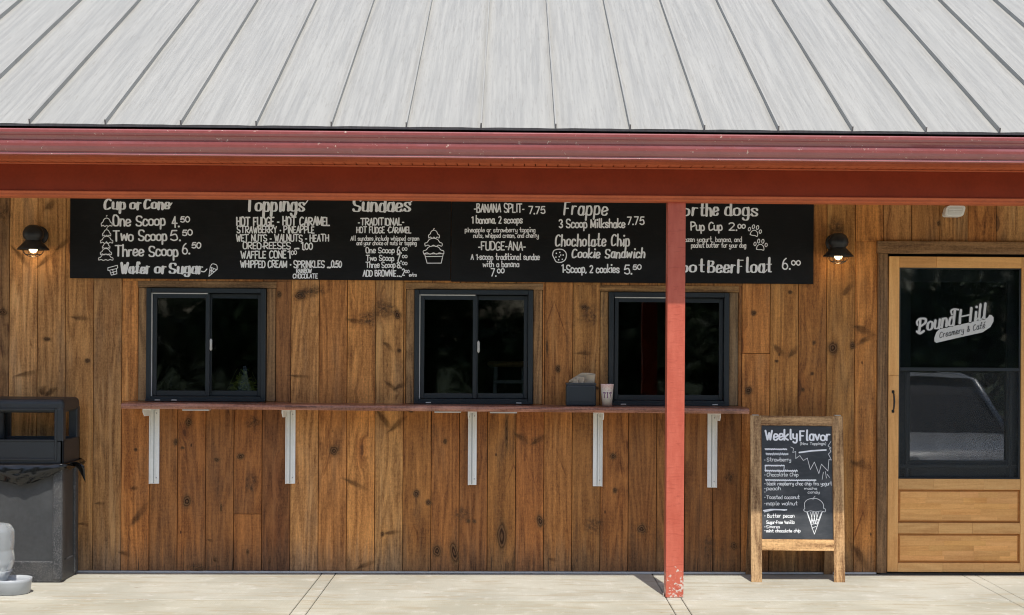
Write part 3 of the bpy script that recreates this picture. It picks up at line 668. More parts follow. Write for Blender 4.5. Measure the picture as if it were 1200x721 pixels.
# ------------------------------------------------------------------ hand lettering: single stroke alphabet
GL = {
'a': '4g3i1i0g0e1d3d4f/-4i4d', 'b': '-0m0d/0g1i3i4g4e3d1d0e', 'c': '4h3i1i0g0e1d3d4e', 'd': '4g3i1i0g0e1d3d4e/-4m4d', 'e': '0f4g4h3i1i0g0e1d3d4e',
'f': '4l3m2l2d/-0i4i', 'g': '4g3i1i0g0e1d3d4e/4i4c3a1a0b', 'h': '-0m0d/0g1i3i4g4d', 'i': '-1i1d/-1l1l', 'j': '2i2b1a0a/-2l2l', 'k': '-0m0d/-4i0f4d', 'l': '1m1e2d',
'm': '-0i0d/0g1i2i3g3d/3g4i5i6g6d', 'n': '-0i0d/0g1i3i4g4d', 'o': '2i0h0e2d4e4h2i', 'p': '-0i0a/0g1i3i4g4e3d1d0e', 'q': '4g3i1i0g0e1d3d4e/-4i4a',
'r': '-0i0d/0g1i3i', 's': '4h3i1i0h1g3f4e3d1d0e', 't': '2m2e3d4d/-0i4i', 'u': '0i0e1d3d4e/-4i4d', 'v': '-0i2d4i', 'w': '-0i1d3h5d6i', 'x': '-0i4d/-4i0d',
'y': '0i0f1e3e4f/4i4c3a1a0b', 'z': '-0i4i0d4d', 'é': '0f4g4h3i1i0g0e1d3d4e/-2k4m',
'A': '-0d3l5d/-1g4g', 'B': '-0d0l/0l3l4k3i0h/0h4h5f4d0d', 'C': '5k3l1k0i0f1d3d5e', 'D': '-0l0d/0l3l5j5f3d0d', 'E': '-4l0l0d4d/-0h3h', 'F': '-4l0l0d/-0h3h',
'G': '5k3l1k0i0f1d3d5e5g3g', 'H': '-0l0d/-5l5d/-0h5h', 'I': '-1l1d', 'J': '4l4f3d1d0e', 'K': '-0l0d/-4l0g5d', 'L': '-0l0d4d', 'M': '-0d0l3e6l6d', 'N': '-0d0l5d5l',
'O': '3l1l0j0f1d4d5f5j3l', 'P': '-0l0d/0l3l5k5i3h0g', 'Q': '3l1l0j0f1d4d5f5j3l/-3f5c', 'R': '-0l0d/0l3l5k5i3h0g/-2g5d', 'S': '5k4l1l0j1h4g5f4d1d0e', 'T': '-0l6l/-3l3d',
'U': '0l0f1d4d5f5l', 'V': '-0l3d5l', 'W': '-0l2d4j5d7l', 'X': '-0l5d/-5l0d', 'Y': '-0l3h5l/-3h3d', 'Z': '-0l5l0d5d',
'0': '2l0j0f2d4f4j2l', '1': '-0k2l2d', '2': '0k1l3l4j3h0d/-0d4d', '3': '0k1l3l4j2h/2h4g4e2d0e', '4': '-3d3l0g5g', '5': '-4l1l0h/0h3i4g4e2d0e', '6': '3l1j0f1d3d4f3h1h0f',
'7': '-0l4l1d', '8': '2l0j1i3g4f3d1d0f1g3i4j2l', '9': '4j3h1h0j1l3l4j4f3d',
'.': '-0d0d', ',': '-1d0c', '-': '-0g2g', '•': '-1g1g', "'": '-0m0k', '(': '2m0j0e2b', ')': '0m2j2e0b', '&': '5d1j2l3j0f1d3d5g'}
def catmull(p, n=5):
    if len(p) < 3: return p
    out = []; q = [p[0]]+p+[p[-1]]
    for i in range(1, len(q)-2):
        a, b, c, d = q[i-1:i+3]
        for k in range(n):
            t = k/n
            out.append(tuple(.5*((2*b[j])+(-a[j]+c[j])*t+(2*a[j]-5*b[j]+4*c[j]-d[j])*t*t+(-a[j]+3*b[j]-3*c[j]+d[j])*t**3) for j in range(2)))
    out.append(p[-1]); return out
class Sharp(list): pass
class Ink:                                       # flat strokes laid on a real surface; put(px,py,h) maps to 3D
    def __init__(s, put): s.v = []; s.f = []; s.put = put; s.k = 0
    def stroke(s, pts, w, nib=.0):
        if type(pts) is Sharp and len(pts) > 2:
            for i in range(len(pts)-1): s.stroke([pts[i], pts[i+1]], w, nib)
            return
        s.k += 1; h0 = .0007+.00012*(s.k % 7)
        n = len(pts); dot = n == 2 and abs(pts[0][0]-pts[1][0])+abs(pts[0][1]-pts[1][1]) < 1e-6
        if dot: s.cap(pts[0], w*.75, h0); return
        L = []; 
        for i, p in enumerate(pts):
            a, b = pts[max(i-1, 0)], pts[min(i+1, n-1)]
            dx, dy = b[0]-a[0], b[1]-a[1]; l = math.hypot(dx, dy) or 1e-6
            nx, ny = -dy/l, dx/l
            ww = w*(1+nib*(abs(dy)/l-.5)*(1 if dy > -1e9 else 1)*1.2)
            if nib and 0 < i < n-1: ww *= 1+random.uniform(-.06, .06)
            ww = max(ww, w*.5)/2; h = h0+.00006*i/n*5
            b0 = len(s.v); s.v += [s.put(p[0]+nx*ww, p[1]+ny*ww, h), s.put(p[0]-nx*ww, p[1]-ny*ww, h)]; L.append((b0, ww))
        for i in range(n-1):
            a, b = L[i][0], L[i+1][0]; s.f.append((a, a+1, b+1, b))
        s.cap(pts[0], L[0][1], h0+.00006); s.cap(pts[-1], L[-1][1], h0+.0004)
    def cap(s, c, r, h):
        b = len(s.v); s.v += [s.put(c[0]+r*math.cos(k*math.pi/4), c[1]+r*math.sin(k*math.pi/4), h) for k in range(8)]; s.f.append(tuple(range(b, b+8)))
    def text(s, t, x0, x1, by, cap, w=1.1, nib=.0, slant=0., rot=0., join=False, wob=.35, slope=None):
        # widths
        def gw(c):
            if c == ' ': return 2.6
            g = GL[c]; return max(int(ch) for ch in g if ch.isdigit())
        gap = 1.7; gap = 2.5 if join else gap; tot = sum(gw(c)+gap for c in t)-gap; sx = (x1-x0)/max(tot, .5); sy = cap/8.; x = 0.
        cr, sr = math.cos(rot), math.sin(rot)
        def tr(u, v): 
            X = u*sx+v*sy*slant; Y = -v*sy
            return (x0+X*cr+Y*sr*-1*-1 if False else x0+X*cr+(-Y)*sr*0+X*0, by+Y-X*math.tan(rot) if rot else by+Y)
        last = None
        for c in t:
            if c == ' ': x += 2.6+gap; last = None; continue
            oy = random.uniform(-wob, wob); ox = random.uniform(-wob, wob)*.3; sh = random.uniform(-.05, .05)*wob*2; ks = 1+random.uniform(-.08, .08)*wob*2
            ends = []
            for st in GL[c].split('/'):
                sharp = st[0] == '-'; st = st.lstrip('-')
                pts = [(int(st[i]), ord(st[i+1])-100) for i in range(0, len(st), 2)]
                pts = [(x+ox+a+b*sh, b*ks+oy) for a, b in pts]
                if not sharp: pts = catmull(pts)
                elif len(pts) == 2 and pts[0] != pts[1]:
                    a, b = pts; pts = [a, ((a[0]+b[0])/2+random.uniform(-.12, .12), (a[1]+b[1])/2), b]
                ends.append(pts)
                s.stroke((Sharp if sharp else list)([tr(*p) for p in pts]), w, nib)
            if join and c.islower():
                if last:
                    e_ = (x+.1, 2.6) if c in 'nmripuywv' else (x+.1, 1.6)
                    my = .3 if last[1] < 2 else 4.0
                    s.stroke([tr(*p) for p in catmull([last, ((last[0]+e_[0])/2, .1), e_])], w*.55)
                last = None if c in 'ovwrsp' else (x+gw(c)-.1, .4)
            else: last = None
            x += gw(c)+gap
    def build(s, name, mat, parent, label=None):
        me = bpy.data.meshes.new(name)
        c = sum((Vector(v) for v in s.v), Vector())/len(s.v)
        me.from_pydata([tuple(Vector(v)-c) for v in s.v], [], s.f); me.materials.append(mat)
        o = bpy.data.objects.new(name, me); C.objects.link(o); o.parent = parent; o.location = c-Vector(parent['_w']); o['_w'] = tuple(c)
        if label: o['label'] = label
        return o

# ------------------------------------------------------------------ menu boards
YB = -.040
def bput(px, py, h): x, z = W(px, py, YB); return (x, YB-h, z)
zb0, zb1 = WZ(326.5, YB, 300), WZ(326.5, YB, 300)+.62
zc_ = WZ(329.2, YB, 700)
xa, xb, xc = WX(82, YB, 280), WX(528.5, YB, 280), WX(953.5, YB, 290)
board1 = MB().box(xa, xb-.0015, YB, YB+.018, zb0-.006, zb0+.60, .0015).build('menu_board', M['menu'])
tag(board1, 'left black menu board hand lettered with cup or cone, toppings and sundaes', 'menu board', 'black menu boards under the porch beam')
board2 = MB().box(xb+.0015, xc, YB, YB+.018, zc_-.012, zb0+.598, .0015).build('menu_board', M['menu'])
tag(board2, 'right black menu board with banana split, frappe, cookie sandwich and dog treats', 'menu board', 'black menu boards under the porch beam')
for b_ in (board1, board2): b_['_w'] = tuple(b_.location)
def line(board, items, name='lettering', mat='chalk'):
    k = Ink(bput)
    for it in items:
        t, x0, x1, by, cap = it[:5]; st = it[5] if len(it) > 5 else {}
        kk = dict(w=max(1.05, cap*.19)); kk.update(st); k.text(t, x0, x1, by, cap, **kk)
    k.build(name, M[mat], board)
scr = dict(w=2.2, nib=.85, slant=.06, join=True, wob=.3)
scr2 = dict(w=2.0, nib=.8, slant=.04, join=True, wob=.3)
line(board1, [('Cup', 122.6, 146, 244.8, 11.5, scr), ('or', 153, 165, 244.8, 11.5, scr), ('Cone', 169.5, 198, 244.8, 11.5, scr)])
line(board1, [('One Scoop', 133, 193, 264.3, 11.5, dict(w=1.9, nib=.3)), ('4.', 202, 209.5, 266, 13, dict(w=1.7)), ('50', 212, 222, 260.5, 6.5, dict(w=1.5))])
line(board1, [('Two Scoop', 133, 195, 282, 11.5, dict(w=1.9, nib=.3)), ('5.', 200.5, 211, 282, 11, dict(w=1.7)), ('50', 214, 225, 276, 6.5, dict(w=1.5))])
line(board1, [('Three Scoop', 135, 208, 300, 11.5, dict(w=1.9, nib=.3)), ('6.', 214, 222, 297, 11.5, dict(w=1.7)), ('50', 225, 235, 291, 6.5, dict(w=1.5))])
line(board1, [('Wafer', 142, 175, 320, 11, scr), ('or', 182, 194, 320, 11, scr), ('Sugar', 199, 237, 320, 11, scr)])
line(board1, [('Toppings', 288, 356, 247, 15.5, scr)])
line(board1, [('HOT FUDGE - HOT CARAMEL', 277.5, 386, 264, 9.3)])
line(board1, [('STRAWBERRY • PINEAPPLE', 278, 368, 273, 7.4)])
line(board1, [('WET NUTS - WALNUTS - HEATH', 277, 385, 282.8, 7.6)])
line(board1, [('OREO•REESES ....', 285, 350, 291.6, 7.4), ('1.00', 353, 366, 292.5, 8, dict(w=1.5))])
line(board1, [('WAFFLE CONE', 282.5, 335, 302.6, 8), ('1', 338, 340, 303, 9), ('00', 341.5, 347.5, 298.5, 4.8)])
line(board1, [('WHIPPED CREAM • SPRINKLES ....0.50', 282, 400, 313.4, 7.6)])
line(board1, [('RAINBOW', 347.5, 365, 319.8, 4.4), ('CHOCOLATE', 343.5, 372, 326, 5)])
k = Ink(bput)
for p in ([(197, 242.5), (199.5, 241), (201.5, 238)], [(354, 237.5), (357.5, 239), (361, 234.5)], [(479, 238), (482, 236.5), (484.5, 233)], [(236, 318), (239.5, 318.5), (242.5, 315.5)]): k.stroke(catmull(p), 1.3)
k.build('swash', M['chalk'], board1)['kind'] = 'stuff'
line(board1, [('Sundaes', 414, 480, 247.5, 15, scr)])
line(board1, [('-TRADITIONAL-', 420, 473, 264, 8)])
line(board1, [('HOT FUDGE •CARAMEL', 418, 481.5, 273, 6.8)])
line(board1, [('All sundaes include whipped cream', 411, 491, 281.8, 4.6, dict(w=.85)), ('and your choice of nuts or topping', 418, 488, 287.2, 4.4, dict(w=.85))])
line(board1, [('One Scoop', 429, 462, 296.5, 6.2), ('6.', 465.5, 470, 297, 7.4), ('00', 471.5, 477, 293.6, 3.4, dict(w=.9))])
line(board1, [('Two Scoop', 429, 461.5, 305.5, 6.2), ('7.', 465.5, 470, 306, 7.4), ('00', 471.5, 477, 302.4, 3.4, dict(w=.9))])
line(board1, [('Three Scoop', 429, 463, 313.6, 6.2), ('8.', 465.5, 470, 314, 7.4), ('00', 471.5, 477, 310.6, 3.4, dict(w=.9))])
line(board1, [('ADD BROWNIE', 425.5, 464, 323.8, 6.8), ('...', 466, 470, 324, 7), ('2', 471.5, 474, 323, 7), ('00', 474.8, 479.5, 320, 3.3, dict(w=.9)), ('extra', 479.5, 488, 324, 3.6, dict(w=.8))])
line(board2, [('-BANANA SPLIT-', 556, 614, 248.6, 9.6, dict(w=1.5)), ('7.75', 620, 638.5, 250.4, 8.2, dict(w=1.5))])
line(board2, [('1 banana, 2 scoops', 553, 612, 261.6, 7.4)])
line(board2, [('pineapple or strawberry topping', 545, 627, 272, 4.8, dict(w=.9)), ('nuts, whipped cream, and cherry', 555, 631, 278.5, 4.8, dict(w=.9))])
line(board2, [('-FUDGE-ANA-', 561, 615.5, 293, 9.6, dict(w=1.5))])
line(board2, [('A 1-scoop traditional sundae', 552, 632, 304.4, 6.2), ('with a banana', 566, 608, 312.7, 6)])
line(board2, [('7.', 575.5, 581, 324, 9, dict(w=1.4)), ('00', 583, 590.5, 320, 5, dict(w=1.3))])
line(board2, [('Frappe', 661, 711, 251.5, 15, dict(w=1.9, nib=.4, slant=.1, join=True))])
line(board2, [('3 Scoop Milkshake', 655.5, 732, 266.8, 9), ('7.75', 735.5, 754.5, 263.4, 9, dict(w=1.5))])
line(board2, [('Chocholate Chip', 651, 737, 288, 12, dict(w=1.7, nib=.4, slant=.04, join=True))])
line(board2, [('Cookie Sandwich', 670.5, 755, 302, 10, dict(w=1.7, nib=.4, slant=.1, join=True))])
line(board2, [('1-Scoop, 2 cookies', 658.5, 725.5, 319.5, 8.4), ('5.', 732, 740, 321, 10, dict(w=1.6)), ('50', 742, 751, 316, 5.4, dict(w=1.4))])
line(board2, [('For', 787, 817, 252.6, 13, scr2), ('the', 820, 841, 252.6, 14, scr2), ('dogs', 850, 887, 252.6, 14, scr2)])
line(board2, [('Pup Cup', 810, 846, 270, 9), ('2.', 854.5, 863, 270, 8, dict(w=1.5)), ('00', 865, 873, 267.6, 4.6, dict(w=1.5))])
line(board2, [('Frozen yogurt, banana, and', 797, 869, 283.4, 5, dict(w=.95)), ('peanut butter for your dog', 810, 874, 290, 5, dict(w=.95))])
line(board2, [('Root', 787, 825, 319, 13, scr2), ('Beer', 830, 861, 319, 13, scr2), ('Float', 865, 904, 319, 14.5, scr2)])
line(board2, [('6.', 917, 925.5, 315.6, 12, dict(w=1.6)), ('00', 928, 937.5, 310.7, 5.4, dict(w=1.4))])
def draw(board, name, strokes, w=.9, put=bput, mat='chalk'):
    k = Ink(put)
    for st in strokes:
        sm = st[0] != '-'; pts = [p for p in st if p != '-']
        k.stroke(catmull(pts) if sm and len(pts) > 2 else Sharp(pts), w)
    return k.build(name, M[mat], board)
def cloud(cx, cy, rx, ry):
    return [(cx-rx, cy+ry), (cx-rx*1.05, cy+ry*.3), (cx-rx*.75, cy), (cx-rx*.5, cy-ry*.7), (cx, cy-ry), (cx+rx*.5, cy-ry*.7), (cx+rx*.75, cy), (cx+rx*1.05, cy+ry*.3), (cx+rx, cy+ry),
            (cx+rx*.6, cy+ry*.75), (cx+rx*.3, cy+ry*1.1), (cx, cy+ry*.75), (cx-rx*.35, cy+ry*1.1), (cx-rx*.65, cy+ry*.75), (cx-rx, cy+ry)]
draw(board1, 'scoop_drawing', [cloud(125, 260.5, 6, 4.8), [(124.6, 253.5), (125.6, 252.6)]])
draw(board1, 'scoop_drawing', [cloud(125, 273, 4.6, 3.6), cloud(125, 281, 6.8, 4), [(125, 268), (125.8, 267)]])
draw(board1, 'scoop_drawing', [cloud(124.4, 288, 4.2, 3.2), cloud(124.2, 295, 6.2, 3.6), cloud(124, 301.5, 8, 3.6), [(124.4, 283.6), (125, 283)]])
draw(board1, 'wafer_cone_drawing', [['-', (126.5, 314), (137.5, 311), (138, 314), (136.5, 315), (137, 321), (130.5, 322.6), (128.6, 317), (126.5, 317), (126.5, 314)], ['-', (129, 316.6), (136.5, 315)], ['-', (131, 319.6), (136.5, 318)], ['-', (132, 316), (133.6, 322)]])
draw(board1, 'sugar_cone_drawing', [['-', (244.8, 324), (246.4, 313), (254, 316.2), (244.8, 324)], [(246.4, 313), (249, 309.4), (254, 311), (254.5, 316)], ['-', (246, 317), (251, 318.5)], ['-', (248, 313.6), (247.4, 321)], ['-', (251, 315), (247, 319)]])
draw(board1, 'sundae_drawing', [cloud(508.5, 274.5, 6, 4.6), cloud(508, 284, 9.6, 4.6), cloud(508, 293, 11.4, 4.6), ['-', (497.5, 297.5), (500.5, 308.5), (517, 308.5), (519.5, 297.5)], ['-', (496.5, 297.8), (520.2, 297.4)], ['-', (498.6, 300.8), (518.8, 300.6)], [(508, 269), (508.8, 267.8)]], .95)
draw(board2, 'cookie_drawing', [[(647.5, 299), (649, 294), (654, 292.2), (660, 293), (663.6, 297.5), (662.6, 304), (658, 307.4), (652, 307), (649.5, 303), (647.5, 299)]]+[[(a, b), (a, b)] for a, b in ((652, 297), (656, 296), (660, 299), (651.5, 301.5), (655.5, 301), (659, 304), (654.6, 304.6), (657, 299))], 1.2)
def paw(cx, cy, s, a):
    def q(x, y): return (cx+s*(x*math.cos(a)-y*math.sin(a)), cy+s*(x*math.sin(a)+y*math.cos(a)))
    def loop(x, y, rx, ry): return [q(x+rx*math.cos(t*math.pi/3), y+ry*math.sin(t*math.pi/3)) for t in range(7)]
    return [[q(-.62, .75), q(-.5, .15), q(0, -.15), q(.5, .15), q(.62, .75), q(.2, .72), q(-.25, .78), q(-.62, .75)], loop(-.95, -.1, .2, .3), loop(-.4, -.65, .2, .34), loop(.3, -.7, .2, .34), loop(.92, -.15, .2, .3)]
draw(board2, 'paw_drawing', paw(884.5, 271, 7, .25), .95); draw(board2, 'paw_drawing', paw(891.3, 287.5, 7, .12), .95)

# ------------------------------------------------------------------ door logo decal on the storm glass
YL = -.0235
def lput(px, py, h): x, z = W(px, py, YL); return (x, YL-h, z)
M['decal'] = paint('white_vinyl_decal', (.62, .62, .60), .5, .04)
M['decaldark'] = paint('black_vinyl_decal', (.02, .02, .02), .5, .04)
ko = Ink(lput); rst = random.getstate()
for k, dw in ((ko, 1.5), (Ink(lput), 0)):
  random.setstate(rst); k.k = 0
  k.text('Pound', 1077, 1118, 389, 15, w=2.1+dw, nib=.6, slant=.10, rot=math.atan(.20), join=True, wob=.08)
  k.text('H', 1124.5, 1137, 379, 15, w=2.1+dw, nib=.6, slant=.1, rot=math.atan(.20), wob=.08); k.text('ill', 1141.5, 1154.5, 376, 15.5, w=2.1+dw, nib=.6, slant=.1, rot=math.atan(.20), join=True, wob=.08)
  k.stroke(catmull([(1115.5, 369), (1114.5, 364.5), (1118, 362.5), (1123, 363)]), 2+dw)
  k.stroke(catmull([(1075, 381), (1074.5, 377), (1078, 373.6), (1084, 373.8)]), 2+dw)
  k.stroke(catmull([(1082.5, 388), (1078, 390.8), (1074.5, 388.6)]), 2.6+dw)
ko.v = [(v[0], v[1]+.0006, v[2]) for v in ko.v]
for v in range(len(k.v)): k.v[v] = (k.v[v][0], k.v[v][1]-.0016, k.v[v][2])
ko.build('logo_outline', M['decaldark'], D)
k.build('logo_lettering', M['decal'], D)
kp = Ink(lput)
k2 = [(455, 345), (640, 303), (860, 254), (885, 238), (893, 218), (915, 220), (932, 240), (932, 275), (905, 325), (835, 372), (640, 415), (430, 464), (412, 452), (412, 420), (430, 370)]
kp.v = [lput(1040+a/7.5, 340+b/7.5, .0008) for a, b in k2]; kp.f = [tuple(range(len(k2)))]
kp.build('logo_banner', M['decal'], D)
k = Ink(lput); k.k = 3
def lput2(px, py, h): x, z = W(px, py, YL); return (x, YL-h-.0016, z)
k.put = lput2
k.text('Creamery & Café', 1101, 1155, 396, 6.2, w=.75, slant=.1, rot=math.atan(.215), wob=.1, join=True)
k.build('logo_lettering', M['decaldark'], D)

# ------------------------------------------------------------------ counter shelf with brackets
ySf = -.275
zl, zr = WZ(479, ySf, 142)+.0, WZ(485.2, ySf, 878)
xl, xr = WX(142, ySf, 475), WX(878, ySf, 480)
th = .036
def zsh(x): return zl+(zr-zl)*(x-xl)/(xr-xl)
M['slotgrey'] = paint('weathered_grey_enamel', (.30, .30, .29), .6, .1)  # grey for the shade inside the bracket groove
SH = empty('counter_shelf', ((xl+xr)/2, -.14, zsh(0)), 'long varnished reddish wood counter shelf on white brackets under the three windows', 'shelf')
cuts = [xl, WX(232, ySf, 475), WX(362, ySf, 475), WX(452, ySf, 475), WX(560, ySf, 478), WX(660, ySf, 478), WX(790, ySf, 480), WX(838, ySf, 480), xr]
m = MB(); a, b = xl, xr
ring = [(ySf+.004, 0), (ySf, .005), (ySf-.003, .018), (ySf+.002, .031), (ySf+.008, th), (-.022, th), (-.022, 0)]
nx = 60; rows_ = []
for i in range(nx+1):
    x = a+(b-a)*i/nx; wv = .0035*math.sin(x*3.1)+.002*math.sin(x*9.7+1)
    rows_.append([m.bm.verts.new((x, y+(wv if y < -.1 else 0), zsh(x)+h)) for y, h in ring])
n = len(ring)
for i in range(nx):
    for j in range(n): m.bm.faces.new((rows_[i][j], rows_[i][(j+1) % n], rows_[i+1][(j+1) % n], rows_[i+1][j]))
m.bm.faces.new(rows_[0]); m.bm.faces.new(rows_[-1][::-1])
m.build('shelf_top', M['shelf'], SH)
for px, side, bot in ((181, -1, 567), (340.5, -1, 567), (553.6, -1, 568.5), (700.5, 1, 570), (834.6, 1, 571.5)):
    xc_ = WX(px, -.03, 520); hw = 5.5/178; z1 = zsh(xc_)-.001; z0 = WZ(bot, -.03, px)
    if px == 553.6: hw = 5.0/178
    m = MB()
    m.box(xc_-hw, xc_+hw, -.030, -.0225, z0, z1, .0015)
    m.box(xc_-hw, xc_-hw+.005, -.052, -.030, z0, z1-.006, .001) if side < 0 else m.box(xc_+hw-.005, xc_+hw, -.052, -.030, z0, z1-.006, .001)
    br = m.build('bracket', M['white'], SH)
    MB().box(xc_-.0055, xc_-.0015, -.0315, -.030, z0+.004, z1-.02).build('slot', M['slotgrey'], br)  # thin grey strip painted as the shade of a groove; nothing is recessed
    MB().box(xc_+.0020, xc_+.010, -.038, -.030, z0+.012, z1-.02, .0015).build('rib', M['white'], br)
    m = MB(); m.box(xc_-hw*.9, xc_+hw*.9, -.24, -.055, z1-.006, z1, .001)
    xw = xc_+side*(hw*.9-.003)
    m.poly([(xw-.0025, -.052, z1-.006), (xw-.0025, -.24, z1-.006), (xw-.0025, -.24, z1-.022), (xw-.0025, -.20, z1-.05), (xw-.0025, -.052, z1-.055)], (.005, 0, 0))
    m.build('bracket_arm', M['white'], br)
    for dzv in (.04, (z1-z0)-.04):
        MB().lathe([(.0001, -.0338), (.004, -.0335), (.0045, -.030)], (xc_+.013, 0, z0+dzv), 10, 'Y').build('screw', M['flash'], br)
for a, b in ((213, 244), (509, 540), (574, 606)):
    x0, x1 = WX(a, ySf, 480), WX(b, ySf, 480)
    MB().box(x0, x1, ySf+.012, ySf+.09, zsh(x0)-.010, zsh(x0)-.004 if False else min(zsh(x0), zsh(x1))-.0005, .001).build('joining_plate', M['bead'], SH)

# ------------------------------------------------------------------ things on the shelf
yN = -.17
x0, x1 = WX(663.5, yN, 460), WX(698.5, yN, 460); zs = zsh((x0+x1)/2)+th
ND = empty('napkin_dispenser', ((x0+x1)/2, yN, zs), 'charcoal napkin dispenser with tan paper napkins sticking out the top', 'napkin dispenser')
m = MB().box(x0, x1, yN, yN+.12, zs+.001, zs+.136, .008, 2); body = m.build('dispenser_body', M['dispenser'], ND)
MB().box(x0-.002, x1+.002, yN-.003, yN+.123, zs+.136, zs+.149, .004, 2).build('dispenser_lid', M['dispenser'], ND)
MB().box(x0+.02, x1-.02, yN-.0015, yN+.01, zs+.03, zs+.12, .001).build('front_plate', M['dispenser'], body)
def napk(dy, hh, x_a, x_b, rise, curl):
    m = MB()
    def f(u, v):
        top = hh*min(1., .22+rise*u)*(1-.10*max(0, u-.75)*4)
        x = x_a+(x_b-x_a)*u-curl*v*math.cos(u*math.pi*.5)+.004*v
        return (x, yN+.05+dy+.012*math.sin(4*u)+.018*v*math.sin(5*u+dy*90), zs+.147+v*top)
    m.grid(f, 16, 6); return solidify(m.build('napkin', M['napkin'], ND), .0012)
napk(.012, .068, x0+.022, x1-.006, 1.6, .006); napk(-.004, .058, x0+.03, x1-.010, 1.3, .010)
napk(-.02, .044, x0+.026, x0+.115, 1.4, .004); napk(-.028, .030, x0+.02, x0+.075, 1.5, .010); napk(-.012, .05, x0+.06, x1-.012, .9, .0)
cxp, yC = 711.5, -.20
xC = WX(cxp, yC, 460); zC = zsh(xC)+th
hC = W(711, 449, yC)[1]-W(711, 475.3, yC)[1]
CUP = empty('paper_cup', (xC, yC, zC), 'small white paper cup with purple lettering standing beside the black napkin dispenser', 'cup')
def cupmat():
    s = NT('printed_paper_cup'); v = s.n('TexCoord').outputs['Object']; sp = s.n('SeparateXYZ'); s.set(sp.inputs[0], v)
    n_ = s.noise(v, 90, 3, .7); z = sp.outputs[2]
    c = s.mix(s.ramp(z, .02, .07, 0, .75), (.78, .78, .78), (.78, .52, .50))
    c = s.mix(s.math('MULTIPLY', s.math('MULTIPLY', s.ramp(n_, .56, .6), s.ramp(z, .015, .03)), .6), c, (.50, .22, .28))
    return s.fin(c, .4)
rt, rb = .042, .030
MB().lathe([(.001, .003), (rb, .002), (rb+.001, .0), (rt, hC-.003), (rt+.002, hC-.002), (rt+.002, hC), (rt-.001, hC), (rb-.001, .006), (.001, .006)], (xC, yC, zC), 36).build('cup_wall', cupmat(), CUP)
def cput(px, py, h):   # px,py in units of mm along the wall
    z = py/1000; a = -math.pi/2+px/36.; r = rb+(rt-rb)*z/hC+h*.6+.0002
    return (xC+r*math.cos(a), yC+r*math.sin(a), zC+z)
M['purple'] = paint('purple_print', (.13, .035, .13), .5, .1)
k = Ink(cput)
for i, ch in enumerate('TIT'):
    cx_ = -21+21*i; k.stroke([(cx_, 58), (cx_, 70), (cx_, 84), (cx_, 92)], 5.5); k.stroke([(cx_-4.5, 57), (cx_+4.5, 57)], 3)
    if ch == 'T': k.stroke([(cx_-8, 85), (cx_-8, 92), (cx_, 92), (cx_+8, 92), (cx_+8, 85)], 4)
    else: k.stroke([(cx_-4.5, 92), (cx_+4.5, 92)], 3)
k.build('cup_lettering', M['purple'], CUP)

# ------------------------------------------------------------------ barn sconces
def emis(name, col, st):
    s = NT(name); s.b.inputs['Emission Color'].default_value = (*col, 1); s.b.inputs['Emission Strength'].default_value = st
    return s.fin((.8, .7, .5), .4)
M['bulb'] = emis('warm_lit_bulb', (1, .74, .42), 2.0)
def sconce(px, ptop, pbot, label):
    y = -.145; s = FPX/(9.9+y); x = WX(px, y, 285); zt_ = WZ(ptop, y, px); zb = WZ(pbot, y, px)
    S = empty('barn_wall_lamp', (x, -.03, zt_), label, 'wall lamp', 'black barn lamps flanking the menu boards')
    H = zt_-zb
    MB().lathe([(.06, -.022), (.06, -.032), (.054, -.038), (.001, -.038)], (x, 0, (zt_+zb)/2+.02), 28, 'Y').build('mount_plate', M['blackmetal'], S)
    MB().tube([(x, -.03, (zt_+zb)/2+.02), (x, -.09, (zt_+zb)/2+.035), (x, -.13, (zt_+zb)/2+.03)], .012, 10).build('arm', M['blackmetal'], S)
    MB().lathe([(.001, H), (.028, H-.003), (.050, H-.018), (.064, H*.72), (.066, H*.60), (.060, H*.46), (.048, H*.40), (.050, H*.36), (.072, H*.22), (.100, H*.03), (.100, 0), (.096, .002),
                (.070, H*.20), (.046, H*.34), (.001, H*.38)], (x, y, zb), 36).build('shade', M['blackmetal'], S)
    MB().lathe([(.001, H*.36), (.014, H*.30), (.024, H*.12), (.027, -.002), (.018, -.016), (.001, -.022)], (x, y, zb), 20).build('bulb', M['bulb'], S)
    m = MB()
    for a in range(4):
        t = a*math.pi/4
        m.tube([(x+math.cos(t)*.07*math.cos(q), y+math.sin(t)*.07*math.cos(q), zb+.004-.05*math.sin(q)) for q in [i*math.pi/8 for i in range(9)]], .0018, 5)
    m.tube([(x+.05*math.cos(q*math.pi/10), y+.05*math.sin(q*math.pi/10), zb-.030) for q in range(21)], .0018, 5)
    m.build('wire_cage', M['blackmetal'], S)
    l = bpy.data.lights.new('lamp_glow', 'POINT'); l.energy = .3; l.color = (1, .62, .3); l.shadow_soft_size = .025
    lo = bpy.data.objects.new('lamp_glow', l); C.objects.link(lo); lo.parent = S; lo.location = Vector((x, y, zb-.045))-Vector(S['_w'])
sconce(39, 263.5, 293, 'left black barn lamp lit warm over brown boards above the trash can')
sconce(982.5, 273, 301, 'right black barn lamp with wire cage, lit, between menu board and door')

